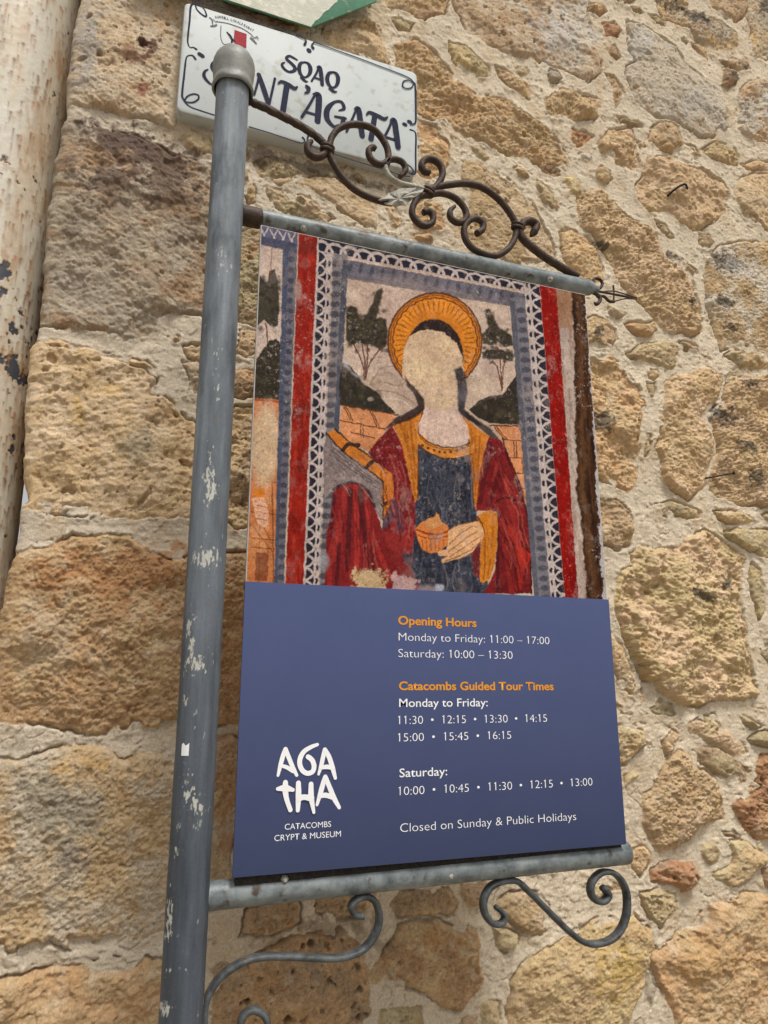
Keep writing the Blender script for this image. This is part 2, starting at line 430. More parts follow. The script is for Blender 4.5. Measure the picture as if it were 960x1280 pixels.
st('grey', 'tan', 13, 1.3, 820,-20, 850,-20, 862,12, 880,20, 903,27, 918,40, 925,56, 915,66, 900,63, 880,60, 868,50, 860,35, 845,30, 830,26, 822,14)
st('pink', 'umber', 11, 1.1, 876,-30, 935,-30, 934,12, 930,22, 920,27, 905,22, 890,10)
st('grey', 'tan', 10, 1.1, 938,-20, 1000,-30, 1000,68, 965,74, 945,75, 936,60, 938,40, 932,22)
st('umber', 'tan', 6, 1, 862,52, 875,55, 889,73, 885,77, 872,66)
st('tan', 'pink', 8, 1, 926,207, 945,200, 960,202, 970,210, 955,214, 935,213)
st('tan', 'pale', 12, 1.2, 926,222, 945,217, 985,222, 990,298, 955,289, 935,275, 920,258, 918,240)
st('tan', 'light', 14, 1.2, 878,322, 900,306, 930,300, 990,305, 990,455, 945,439, 930,432, 900,438, 891,416, 885,395, 880,357)
st('umber', 'olive', 6, 1, 847,321, 856,325, 869,340, 866,346, 855,336)
st('umber', 'olive', 6, 1, 874,292, 886,294, 892,304, 884,312, 876,306)
# --- right of the panel
st('tan', 'umber', 11, 1.2, 725,400, 745,395, 760,402, 770,412, 774,425, 765,435, 745,437, 725,432)
st('grey', 'olive', 6, 1, 756,377, 765,384, 781,394, 770,396, 760,391)
st('tan', 'orange', 11, .8, 781,405, 800,402, 819,402, 823,414, 810,422, 790,418)
st('umber', 'olive', 12, 1, 784,441, 800,430, 825,426, 846,428, 850,440, 848,456, 842,463, 825,459, 808,452, 788,447)
st('olive', 'umber', 10, .8, 849,427, 865,430, 882,442, 889,451, 875,446, 858,439)
st('olive', 'tan', 12, .8, 906,443, 920,436, 940,442, 972,455, 972,462, 940,462, 922,459)
st('tan', 'orange', 16, 1.3, 720,450, 765,446, 780,457, 797,480, 808,506, 802,525, 797,542, 800,565, 795,582, 798,596, 787,618, 765,607, 745,597, 720,560)
st('umber', 'tan', 6, 1, 811,460, 822,461, 827,470, 818,475, 811,470)
st('umber', 'olive', 7, .8, 810,478, 821,479, 819,498, 811,496)
st('umber', 'olive', 6, .8, 807,526, 815,535, 814,560, 807,571, 805,545)
st('tan', 'pink', 19, 1.0, 830,478, 848,465, 860,468, 872,452, 900,468, 903,478, 897,505, 880,522, 891,557, 886,582, 880,607, 860,625, 842,618, 825,598, 822,571, 817,560, 825,545, 825,505, 830,490)
st('tan', 'umber', 18, 1.7, 908,468, 922,470, 938,470, 990,462, 990,636, 945,632, 920,630, 895,622, 884,612, 888,590, 896,557, 886,524, 902,508, 907,482)
st('olive', 'tan', 8, .7, 816,631, 835,625, 858,631, 876,640, 876,646, 845,645, 818,643)
st('tan', 'umber', 12, 1.2, 730,622, 770,624, 790,640, 794,665, 785,680, 775,688, 755,682, 730,670)
st('olive', 'tan', 10, .8, 891,640, 912,637, 935,642, 943,652, 925,657, 905,655)
st('olive', 'yellow', 12, .8, 902,664, 930,660, 990,660, 990,704, 958,700, 940,690, 920,678, 905,670)
st('olive', 'tan', 8, .8, 950,642, 975,638, 985,652, 955,650)
st('yellow', 'pink', 22, 1.5, 860,667, 880,662, 900,674, 920,685, 931,700, 928,725, 927,760, 932,790, 938,820, 943,845, 947,865, 940,874, 925,876, 900,873, 880,880, 855,883, 835,874, 820,863, 815,855, 802,853, 792,830, 782,805, 772,772, 768,747, 775,715, 787,708, 787,690, 800,680, 810,687, 830,687, 847,682)
st('olive', 'yellow', 9, .8, 938,705, 950,712, 956,735, 956,765, 947,777, 942,755, 937,730)
st('olive', 'grey', 8, 1, 947,790, 975,790, 985,826, 960,828, 951,820)
st('tan', 'grey', 13, 1.1, 758,790, 766,794, 776,806, 786,830, 796,851, 805,877, 800,881, 785,868, 772,855, 762,830)
st('umber', 'olive', 6, 1, 768,880, 780,885, 789,894, 775,893)
st('olive', 'tan', 13, 1.1, 764,905, 790,903, 804,915, 806,932, 795,945, 782,955, 762,950)
st('olive', 'grey', 10, 1, 811,885, 825,874, 839,880, 843,892, 832,902, 819,898)
st('umber', 'tan', 11, 1, 824,912, 838,906, 851,920, 845,930, 832,944, 826,930)
st('pink', 'olive', 14, 1.1, 857,905, 875,895, 893,894, 901,908, 916,919, 932,930, 936,940, 918,944, 895,931, 870,920, 857,913)
st('olive', 'grey', 9, 1, 919,893, 935,897, 953,908, 945,912, 930,905)
st('olive', 'umber', 9, 1, 936,922, 950,914, 985,914, 985,936, 945,932)
st('umber', 'olive', 15, .9, 868,936, 890,929, 915,944, 938,962, 941,975, 930,983, 910,975, 890,967, 872,953)
st('tan', 'umber', 18, 1.3, 824,966, 835,945, 850,938, 865,946, 868,958, 895,972, 906,1003, 903,1022, 885,1025, 870,1037, 860,1050, 845,1060, 825,1063, 812,1052, 800,1030, 799,1005, 805,990, 817,983)
st('yellow', 'olive', 6, .8, 779,968, 790,964, 801,970, 795,978, 782,983)
st('red', 'orange', 17, 1.2, 945,955, 955,944, 990,938, 990,1052, 945,1048, 930,1036, 914,1007, 932,988, 942,978)
st('umber', 'tan', 11, 1.1, 783,1060, 803,1057, 814,1068, 811,1085, 800,1096, 788,1085)
st('red', 'brown', 15, 1.4, 815,1087, 827,1078, 845,1074, 865,1079, 876,1095, 872,1110, 860,1116, 850,1116, 842,1106, 827,1103, 814,1101)
st('umber', 'olive', 9, .8, 872,1060, 888,1051, 898,1062, 898,1075, 885,1081, 874,1072)
st('tan', 'olive', 17, 1.3, 907,1050, 925,1048, 945,1060, 958,1070, 956,1082, 941,1086, 935,1100, 922,1111, 905,1106, 890,1096, 887,1088, 903,1083, 913,1076)
st('dark', 'umber', 6, 1, 899,1038, 915,1035, 929,1042, 925,1049, 905,1046)
st('umber', 'olive', 6, .8, 945,1052, 954,1058, 951,1065, 946,1060)
st('brown', 'umber', 10, 1, 951,1085, 985,1078, 985,1112, 955,1109)
st('tan', 'olive', 13, 1.2, 799,1115, 825,1110, 844,1116, 844,1135, 828,1159, 815,1150, 802,1132)
st('tan', 'orange', 18, 1.4, 872,1122, 915,1118, 945,1114, 990,1130, 1000,1420, 858,1420, 842,1270, 828,1247, 820,1220, 812,1200, 828,1178, 843,1164, 870,1150, 878,1138)
st('grey', 'olive', 6, .7, 804,1240, 812,1208, 821,1235, 812,1264)
# --- below the panel
st('tan', 'yellow', 17, 1.2, 632,1262, 640,1225, 655,1205, 670,1190, 690,1178, 705,1165, 720,1160, 750,1148, 790,1144, 814,1158, 820,1182, 808,1212, 797,1250, 790,1278, 772,1330, 635,1340)
st('umber', 'grey', 8, 1, 794,1274, 808,1268, 818,1300, 800,1340, 786,1320)
st('umber', 'olive', 8, 1.1, 730,1103, 760,1098, 779,1108, 773,1125, 750,1131, 735,1121)
st('orange', 'tan', 19, 1.5, 475,1200, 484,1182, 500,1156, 520,1150, 547,1150, 580,1155, 600,1164, 603,1185, 605,1205, 608,1222, 597,1240, 580,1257, 567,1263, 552,1257, 535,1243, 510,1236, 490,1232, 466,1232, 458,1215)
st('umber', 'tan', 9, 1.1, 500,1112, 530,1104, 562,1110, 574,1128, 570,1142, 548,1146, 520,1146, 498,1146, 488,1130)
st('umber', 'orange', 10, 1.2, 575,1106, 605,1100, 614,1115, 597,1135, 582,1126, 574,1115)
st('tan', 'pale', 12, .9, 618,1132, 640,1112, 672,1114, 686,1130, 682,1163, 672,1171, 655,1166, 638,1150)
st('umber', 'olive', 11, 1.1, 618,1160, 636,1158, 652,1168, 648,1185, 632,1194, 622,1186)
st('olive', 'tan', 8, 1, 601,1250, 622,1251, 622,1320, 596,1320)
st('yellow', 'olive', 8, 1, 476,1260, 525,1256, 532,1285, 524,1330, 466,1330)
st('tan', 'umber', 10, 1.1, 576,1272, 596,1266, 592,1330, 568,1330)
st('orange', 'umber', 11, 1.3, 309,1136, 345,1126, 376,1120, 372,1150, 345,1166, 320,1170, 301,1168)
st('umber', 'orange', 12, 1.4, 318,1196, 355,1172, 392,1160, 428,1160, 452,1182, 462,1210, 464,1270, 455,1340, 285,1345, 262,1275, 266,1240, 290,1214)
st('umber', 'brown', 7, .8, 262,1210, 278,1200, 293,1202, 285,1218, 267,1223)
st('umber', 'tan', 9, 1.2, 395,1116, 450,1104, 470,1120, 452,1146, 415,1150, 392,1140)

# --- grid: arc length t round the corner, and height
RC = 0.014
EDGE_PX = [(112,-90), (103,0), (97,25), (93,60), (86,118), (84,138), (80,150), (72,200), (68,245), (62,270), (60,300), (55,335), (52,370),
           (50,398), (47,414), (41,438), (37,480), (34,510), (33,540), (31,590), (33,606), (35,622), (27,630), (24,645), (24,664),
           (20,690), (11,720), (5,760), (0,790), (-4,830), (-12,900), (-20,980), (-30,1060), (-44,1200), (-60,1330)]
_e = np.array([P(a, b, WY) for a, b in EDGE_PX])
_o = np.argsort(_e[:, 2]); EZ, EX = _e[_o, 2], _e[_o, 0]
def spaced(a, b, s0, s1):
    out = [a]; 
    while out[-1] < b:
        f = (out[-1]-a)/(b-a); out.append(out[-1]+s0+(s1-s0)*f)
    return np.array(out)
T = np.concatenate([np.linspace(-0.5, -0.05, 40)[:-1], spaced(-0.05, 0.0, .004, .0017)[:-1], spaced(0, 1.98, .00165, .0027)[:-1], np.linspace(1.99, 4.6, 90)])
Z = np.concatenate([np.linspace(-0.02, 0.90, 50)[:-1], spaced(0.90, 2.95, .0018, .0021)[:-1], spaced(2.95, 3.74, .0024, .003)[:-1], np.linspace(3.745, 5.2, 60)])
nt_, nz_ = len(T), len(Z)
TT, ZZ = np.meshgrid(T, Z)
XE = np.interp(ZZ, EZ, EX)
XE0 = -0.322
XE = np.where(ZZ > EZ[-1], EX[-1], XE)
XE = XE + (0.0015*fbm(ZZ, ZZ*0+3.3, 60, 3, 5)).astype(np.float32)
XW = XE+RC+TT                                        # unrolled wall coordinate
half = RC*PI/2
ang = np.clip(-TT/RC, 0, PI/2)
bx = np.where(TT >= 0, XE+RC+TT, np.where(TT > -half, XE+RC-RC*np.sin(ang), XE))
by = np.where(TT >= 0, WY, np.where(TT > -half, WY+RC*(1-np.cos(ang)), WY+RC+(-TT-half)))
nx = np.where(TT >= 0, 0.0, -np.sin(ang)); ny = np.where(TT >= 0, -1.0, -np.cos(ang))
# jagged outlines
wx = (0.006*fbm(XW, ZZ, 24, 2, 21)+0.0042*fbm(XW, ZZ, 80, 3, 22, .6)).astype(np.float32)
wz = (0.006*fbm(XW, ZZ, 24, 2, 31)+0.0042*fbm(XW, ZZ, 80, 3, 32, .6)).astype(np.float32)
GX = (XW+wx).astype(np.float32); GZ = (ZZ+wz).astype(np.float32)
SD = np.full(GX.shape, -1.0, np.float32); ID = np.full(GX.shape, -1, np.int32)
HB = np.zeros(GX.shape, np.float32)
stone_info = []
xw_line = XE0+RC+T
def add_stone(poly, c1, c2, h, rg):
    k = len(stone_info)
    poly = np.array(poly, float)
    # rounded outline
    cor = [tuple(p) for p in poly]
    x0, x1 = poly[:, 0].min()-.05, poly[:, 0].max()+.05
    z0, z1 = poly[:, 1].min()-.05, poly[:, 1].max()+.05
    i0, i1 = np.searchsorted(xw_line, [x0-.03, x1+.03]); j0, j1 = np.searchsorted(Z, [z0, z1])
    if i1 <= i0 or j1 <= j0: return
    sl_ = (slice(j0, j1), slice(i0, i1))
    sd = poly_sd([tuple(p) for p in cor], GX[sl_], GZ[sl_]).astype(np.float32)
    upd = sd > SD[sl_]
    size = math.sqrt(max(1e-6, (poly[:, 0].max()-poly[:, 0].min())*(poly[:, 1].max()-poly[:, 1].min())))
    cx, cz = poly.mean(0)
    fac = np.full(sd.shape, 9.0, np.float32)
    npl = 3 if size < .08 else 5
    for q in range(npl):
        a = rng.uniform(0, 2*PI); sl2 = rng.uniform(.04, .30)*(1 if size < .15 else .62)
        fac = np.minimum(fac, h*rng.uniform(.75, 1.15)+sl2*(math.cos(a)*(GX[sl_]-cx)+math.sin(a)*(GZ[sl_]-cz))+sl2*size*.16)
    fac = np.maximum(fac, h*.25)
    wdt = min(.011, .004+size*.03)
    prof = np.clip(sd/wdt, 0, 1)**.36*(1-.25*np.clip(1-sd/(wdt*3), 0, 1))
    hb = fac*prof
    HB[sl_] = np.where(upd & (sd > 0), hb, HB[sl_])
    ID[sl_] = np.where(upd & (sd > 0), k, ID[sl_])
    SD[sl_] = np.maximum(SD[sl_], sd)
    stone_info.append((c1, c2, rg, rng.uniform(.88, 1.1), rng.uniform(0, 99), size))
for i, (c1, c2, h, rg, pts) in enumerate(S):
    pw = [P(a, b, WY)[[0, 2]] for a, b in pts]
    if Q0 <= i < QN:
        left = [p for p in pw if p[0] < -0.20]
        zt, zb = max(p[1] for p in left), min(p[1] for p in left)
        lt = min(pw, key=lambda p: p[0]+ (0 if p[1] > (zt+zb)/2 else 9)); lb = min(pw, key=lambda p: p[0]+(0 if p[1] <= (zt+zb)/2 else 9))
        iT = [j for j, p in enumerate(pw) if p is lt][0]
        new = []
        order = pw[iT:]+pw[:iT]
        new = order+[np.array((-0.95, order[-1][1])), np.array((-0.95, order[0][1]))]
        pw = new
    add_stone(pw, c1, c2, h/1000, rg)
# --- stones nobody sees (behind the panel, outside the frame): courses of corner blocks and packed rubble
def blob(cx, cz, r):
    n = int(rng.integers(7, 11)); asp = rng.uniform(.65, 1.0); tilt = rng.uniform(-.6, .6); out = []
    for k in range(n):
        a = 2*PI*k/n+rng.uniform(-.25, .25); rr = r*rng.uniform(.78, 1.1)
        x, z = rr*math.cos(a), rr*asp*math.sin(a)
        out.append((cx+x*math.cos(tilt)-z*math.sin(tilt), cz+x*math.sin(tilt)+z*math.cos(tilt)))
    return out
zq = P(0, 1440, WY)[2]-.02
while zq > 0.05:
    hh = rng.uniform(.2, .27); ww = rng.uniform(.12, .3)
    add_stone([(-.95, zq), (-.3+ww, zq), (-.3+ww, zq-hh), (-.95, zq-hh)], 'tan', 'orange', .014, 1.2); zq -= hh+.022
zq = P(90, -60, WY)[2]+.025
while zq < 5.1:
    hh = rng.uniform(.2, .27); ww = rng.uniform(.12, .3)
    add_stone([(-.95, zq), (-.95, zq+hh), (-.3+ww, zq+hh), (-.3+ww, zq)], 'pale', 'grey', .013, 1.1); zq += hh+.022
names = ['tan', 'tan', 'pink', 'umber', 'olive', 'orange', 'pale', 'grey', 'tan', 'light']
# keep clear of the seen field unless a gap is wide there
rx = rng.uniform(-.30, 4.2, 5200); rz = rng.uniform(.02, 5.1, 5200)
order = 0
for rad in (.17, .12, .08, .055, .036, .024, .015, .010):
    for q in range(850):
        cx, cz = rng.uniform(-.28, 4.2), rng.uniform(.02, 5.1)
        i = min(nt_-1, np.searchsorted(xw_line, cx)); j = min(nz_-1, np.searchsorted(Z, cz))
        ppx, ppy = proj(np.array(cx), np.array(WY), np.array(cz))
        seen = (-20 < ppx < 980) and (-20 < ppy < 1300)
        hid = seen and (318 < ppx < 740) and (330 < ppy < 1050)
        if seen and not hid and rad > .03: continue
        # distance to what is laid already (SD is only known near stones)
        if SD[j, i] > -(.6*rad+.012): continue
        rr = rad*rng.uniform(.8, 1.1)
        ok = True
        for a in np.arange(0, 2*PI, PI/8):
            for f_ in (.55, 1.12):
                ii = min(nt_-1, max(0, np.searchsorted(xw_line, cx+f_*rr*math.cos(a)))); jj = min(nz_-1, max(0, np.searchsorted(Z, cz+f_*rr*math.sin(a))))
                if SD[jj, ii] > -.006: ok = False; break
            if not ok: break
        if not ok: continue
        c1, c2 = rng.choice(names, 2)
        add_stone(blob(cx, cz, rr*.96), str(c1), str(c2), .006+rr*.09, 1.1)

# --- relief and pigment
NS = len(stone_info)
SD0 = SD.copy()
smear = .016*sstep(.15, .7, vnoise(XW*15+7, ZZ*15, 58))*sstep(-.5, .2, vnoise(XW*60, ZZ*60, 59))
SD = SD-np.where(SD > 0, smear, 0).astype(np.float32)      # pointing mortar wiped over parts of the stones' edges
HB = HB*sstep(-.001, .008, SD)
inside = (ID >= 0) & (SD > 0)
sid = np.clip(ID, 0, NS-1)
rgh = np.array([s[2] for s in stone_info], np.float32)[sid]
ton = np.array([s[3] for s in stone_info], np.float32)[sid]
off = np.array([s[4] for s in stone_info], np.float32)[sid]
c1 = np.array([PAL[s[0]] for s in stone_info], np.float32)[sid]
c2 = np.array([PAL[s[1]] for s in stone_info], np.float32)[sid]
n_low = fbm(XW, ZZ, 9, 3, 41).astype(np.float32)
n_mid = fbm(XW+off*.01, ZZ, 34, 4, 42).astype(np.float32)
n_rid = fbm(XW+.004*n_mid, ZZ*1.35, 62, 4, 43, .55, True).astype(np.float32)
n_hi = fbm(XW, ZZ*1.2, 190, 3, 44, .6).astype(np.float32)
n_pit = fbm(XW, ZZ, 105, 2, 45).astype(np.float32)
n_big = fbm(XW, ZZ, 42, 2, 46).astype(np.float32)
n_col = fbm(XW+off*.02, ZZ+off*.01, 17, 5, 47, .6).astype(np.float32)
n_col2 = fbm(XW, ZZ, 70, 4, 48, .6).astype(np.float32)
_pick = (np.modf(off*7.31)[0] > .5)
n_bed = np.where(_pick, fbm(XW*.40+.15*ZZ, ZZ-.25*XW, 130, 3, 49, .6), fbm(XW*.5-.6*ZZ, ZZ+.7*XW, 110, 3, 60, .6)).astype(np.float32)
kf = (.45+1.15*np.modf(off*3.17)[0]).astype(np.float32); kp = (.2+1.6*np.modf(off*5.71)[0]**2).astype(np.float32); kl = (.55+1.1*np.modf(off*2.39)[0]).astype(np.float32)
_q = (fbm(XW+off*.013, ZZ*1.15-off*.017, 15, 5, 56, .52)*2.6+.35*n_mid).astype(np.float32)
n_led = ((np.floor(_q)+sstep(.62, 1.0, _q-np.floor(_q)))*.62+.38*_q).astype(np.float32)
n_fin = fbm(XW, ZZ*1.25, 170, 4, 57, .75).astype(np.float32)
soft = np.clip(SD/.012, 0, 1)
quoin = sid < QN
rock = kl*(.0052*n_led+.0026*n_bed)+.0016*n_mid+kf*(.0014*n_hi+.0034*n_fin)
pits = -.0045*sstep(.56, .74, n_pit)-.011*sstep(.64, .80, n_big)
amp = np.where(sid < QN, .60, .82).astype(np.float32)
h_st = HB+amp*rgh*(rock*(.35+.65*soft)+kp*pits*soft)
d_out = np.clip(-SD, 0, .2)
mort = .0035*fbm(XW, ZZ, 14, 2, 51)+.0022*fbm(XW, ZZ, 40, 3, 52)+.0006*n_hi+.0007*fbm(XW*.4, ZZ, 160, 2, 53, .5, True)
mort = mort+.0009*n_fin-.004*sstep(.55, .75, n_pit)*sstep(-.2, .4, n_low)+.0022*sstep(.3, .6, fbm(XW, ZZ, 75, 2, 65))
hair = np.exp(-(fbm(XW, ZZ, 13, 3, 66)/.012)**2)*sstep(.1, .5, vnoise(XW*9, ZZ*9, 67))
mort = mort-.003*hair
mort = mort+.003*np.exp(-(d_out/.010)**2)*sstep(-.3, .4, vnoise(XW*22, ZZ*22, 54))     # pointing smeared up against the stones
crack = np.exp(-((np.where(smear > .003, .05, SD0)+.0004)/.0020)**2)*sstep(-.25, .35, vnoise(XW*16+3, ZZ*16, 55))      # gap along parts of each joint
H = np.where(inside, h_st, mort)-.0095*crack
# stones sit lower under the two plates fixed to the wall
PXg, PYg = proj(bx, by, ZZ)
def box_mask(x0, x1, z0, z1, s=.02):
    return sstep(-s, 0, bx-x0)*sstep(-s, 0, x1-bx)*sstep(-s, 0, ZZ-z0)*sstep(-s, 0, z1-ZZ)
pl0 = P(221, 140, .27); pl1 = P(522, 98, .27)
flat = box_mask(pl0[0], pl1[0], pl0[2]-.005, pl1[2]+.01)
H = H*(1-flat)+flat*np.minimum(H, .003)
H = H*(.35+.65*sstep(-.03, .035, TT))
pts = np.stack([bx+nx*H, by+ny*H, ZZ], 2)
# pigment
mixf = sstep(-.35, .45, n_col+.35*n_col2)[..., None]
cs = c1*(1-mixf)+c2*mixf
cs = cs*(ton*(.99+.20*n_col+.17*n_col2+.14*n_hi+.16*n_fin))[..., None]
pale = sstep(.15, .6, fbm(XW, ZZ, 48, 4, 61, .6))[..., None]*.42
cs = cs*(1-pale)+np.array((.60, .50, .37))*pale
iron = sstep(.28, .62, fbm(XW, ZZ, 23, 4, 62, .6))[..., None]*.32
cs = cs*(1-iron)+np.array((.42, .215, .085))*iron*1.0
dust = sstep(.46, .66, fbm(XW, ZZ*1.6, 210, 3, 63, .6))[..., None]*.6
cs = cs*(1-dust)+np.array((.12, .085, .06))*dust
lf = sstep(-.05, .25, bx)[..., None]
cm = MORT_L*(1-lf)+MORT_R*lf
cm = cm*(1+.10*n_low+.07*n_col2+.05*n_hi)[..., None]
cm = cm*(1+.10*n_fin)[..., None]
dm = sstep(.30, .6, fbm(XW, ZZ, 130, 4, 68, .65))[..., None]*.18
cm = cm*(1-dm)+np.array((.26, .20, .13))*dm
cmx = sstep(.1, .5, fbm(XW, ZZ, 16, 5, 64, .6))[..., None]*.42
cm = cm*(1-cmx)+np.array((.48, .355, .22))*cmx
edge = sstep(-.0012, .0012, SD)[..., None]
C = cm*(1-edge)+cs*edge
# old stains, lichen and painted shade, each with its own shape (measured places)
def stain_or_shade(px, py, rx_, ry_, col, k, rot=0, sc=55, lo=.15, hi=.5, seed=70):
    a = R(rot); dx, dy = PXg-px, PYg-py
    u = (dx*math.cos(a)+dy*math.sin(a))/rx_; v = (-dx*math.sin(a)+dy*math.cos(a))/ry_
    d = np.sqrt(u*u+v*v)
    m = (np.clip(1.3-d, 0, 1)*1.0+1.0*fbm(XW, ZZ, sc, 4, seed, .66)*(d < 1.7))
    m = sstep(lo, hi, m)*k
    m = np.where((TT > -.06), m, 0)[..., None]
    global C
    C = C*(1-m)+np.array(col)*m
stain_or_shade(190, 196, 66, 30, (.12, .08, .065), .85, 22, 60, .3, .75, 71)
stain_or_shade(150, 238, 48, 26, (.13, .09, .075), .75, 10, 60, .35, .8, 72)
stain_or_shade(205, 245, 30, 20, (.17, .115, .08), .5, 20, 80, .4, .8, 78)
stain_or_shade(145, 182, 58, 26, (.12, .085, .072), .82, 20, 60, .3, .75, 131)
stain_or_shade(215, 235, 50, 40, (.14, .10, .075), .72, 25, 90, .45, .8, 132)
stain_or_shade(225, 290, 50, 40, (.20, .145, .10), .5, 30, 120, .5, .8, 133)
stain_or_shade(130, 270, 60, 30, (.24, .18, .13), .5, 20, 80, .45, .8, 134)
stain_or_shade(88, 290, 20, 22, (.20, .16, .125), .6, 0, 80, .4, .8, 135)
stain_or_shade(88, 215, 14, 16, (.12, .09, .075), .6, 0, 70, .3, .7, 73)
stain_or_shade(183, 62, 17, 12, (.11, .05, .04), .85, 25, 80, .3, .7, 74)
stain_or_shade(168, 75, 22, 10, (.22, .09, .06), .6, 15, 80, .3, .7, 75)
stain_or_shade(178, 118, 8, 8, (.25, .08, .06), .7, 0, 90, .3, .7, 76)
stain_or_shade(108, 60, 20, 60, (.34, .32, .31), .65, 6, 60, .35, .8, 77)
stain_or_shade(100, 360, 60, 45, (.37, .32, .26), .6, 0, 40, .3, .8, 79)
stain_or_shade(150, 330, 90, 40, (.40, .32, .24), .5, 15, 40, .4, .8, 80)
stain_or_shade(170, 560, 30, 28, (.33, .29, .21), .6, 0, 60, .3, .8, 81)
stain_or_shade(98, 520, 14, 26, (.55, .38, .15), .6, 0, 60, .4, .8, 82)
stain_or_shade(140, 490, 22, 14, (.55, .36, .14), .5, 0, 60, .4, .8, 83)
stain_or_shade(170, 720, 130, 50, (.40, .205, .095), .75, 0, 36, .3, .9, 84)
stain_or_shade(60, 800, 60, 60, (.47, .38, .27), .55, 0, 40, .4, .9, 85)
stain_or_shade(285, 800, 30, 100, (.40, .215, .105), .65, 0, 36, .3, .9, 86)
stain_or_shade(285, 980, 30, 120, (.40, .22, .11), .6, 0, 36, .3, .9, 94)
stain_or_shade(75, 1010, 75, 55, (.29, .255, .19), .7, 25, 45, .3, .9, 87)
stain_or_shade(85, 1070, 25, 22, (.17, .145, .12), .65, 10, 80, .3, .8, 88)
stain_or_shade(100, 955, 40, 16, (.50, .30, .10), .6, 0, 50, .4, .9, 89)
stain_or_shade(880, 1200, 40, 45, (.47, .29, .13), .6, 40, 40, .35, .9, 90)
stain_or_shade(770, 1215, 40, 40, (.53, .37, .12), .6, 0, 40, .35, .9, 91)
stain_or_shade(540, 1170, 40, 18, (.46, .25, .09), .6, 0, 50, .35, .9, 92)
stain_or_shade(700, 45, 45, 40, (.52, .49, .46), .7, 20, 40, .3, .9, 93)
stain_or_shade(800, 60, 18, 26, (.50, .475, .43), .6, 40, 60, .3, .9, 95)
stain_or_shade(865, 130, 34, 26, (.42, .395, .36), .5, 30, 60, .35, .9, 96)
for (a, b, c, d, s) in ((838, 6, 20, 8, 101), (870, 22, 22, 8, 102), (902, 380, 18, 7, 103), (863, 377, 7, 8, 104), (905, 330, 26, 16, 105), (912, 412, 12, 6, 106),
                     (900, 520, 20, 14, 107), (928, 560, 16, 10, 108), (940, 600, 12, 12, 109), (750, 530, 14, 18, 110), (745, 418, 8, 10, 111), (838, 320, 14, 6, 112),
                     (750, 308, 12, 4, 113), (908, 730, 8, 12, 114), (870, 745, 22, 7, 115), (918, 96, 9, 5, 116), (929, 82, 9, 4, 117), (955, 10, 12, 14, 118), (930, 482, 12, 6, 119)):
    stain_or_shade(a, b, c, d, (.075, .065, .055), .8, 20, 110, .35, .75, s)
stain_or_shade(925, 335, 30, 22, (.46, .43, .39), .55, 0, 60, .3, .9, 120)
stain_or_shade(960, 130, 14, 40, (.50, .475, .43), .6, 0, 60, .3, .9, 121)
# shade under the two plates and below the panel, painted into the wall colour
stain_or_shade(400, 215, 120, 12, (.12, .09, .06), .75, 14, 60, .35, .9, 122)
stain_or_shade(330, 195, 40, 14, (.13, .10, .07), .6, 14, 60, .35, .9, 123)
stain_or_shade(465, 1165, 34, 40, (.20, .145, .095), .6, 0, 40, .35, .9, 124)
stain_or_shade(410, 1160, 70, 16, (.20, .14, .09), .55, -12, 50, .35, .9, 125)
stain_or_shade(330, 20, 70, 16, (.20, .12, .07), .6, 17, 50, .35, .9, 126)
wall = grid_obj('stone_wall', pts, C, M_wall)
wall['label'] = 'rough golden limestone rubble wall with large corner blocks, behind the signs'
wall['category'] = 'wall'
del GX, GZ, SD, HB, ID, c1, c2, cs, cm, C, pts, XW, ZZ, TT

# the ground the post stands on
bm = bmesh.new()
v = [bm.verts.new(p) for p in ((-60, -60, 0), (60, -60, 0), (60, 60, 0), (-60, 60, 0))]
bm.faces.new(v)
g = bm_obj('ground', bm, M_ground, None, False); g['kind'] = 'structure'
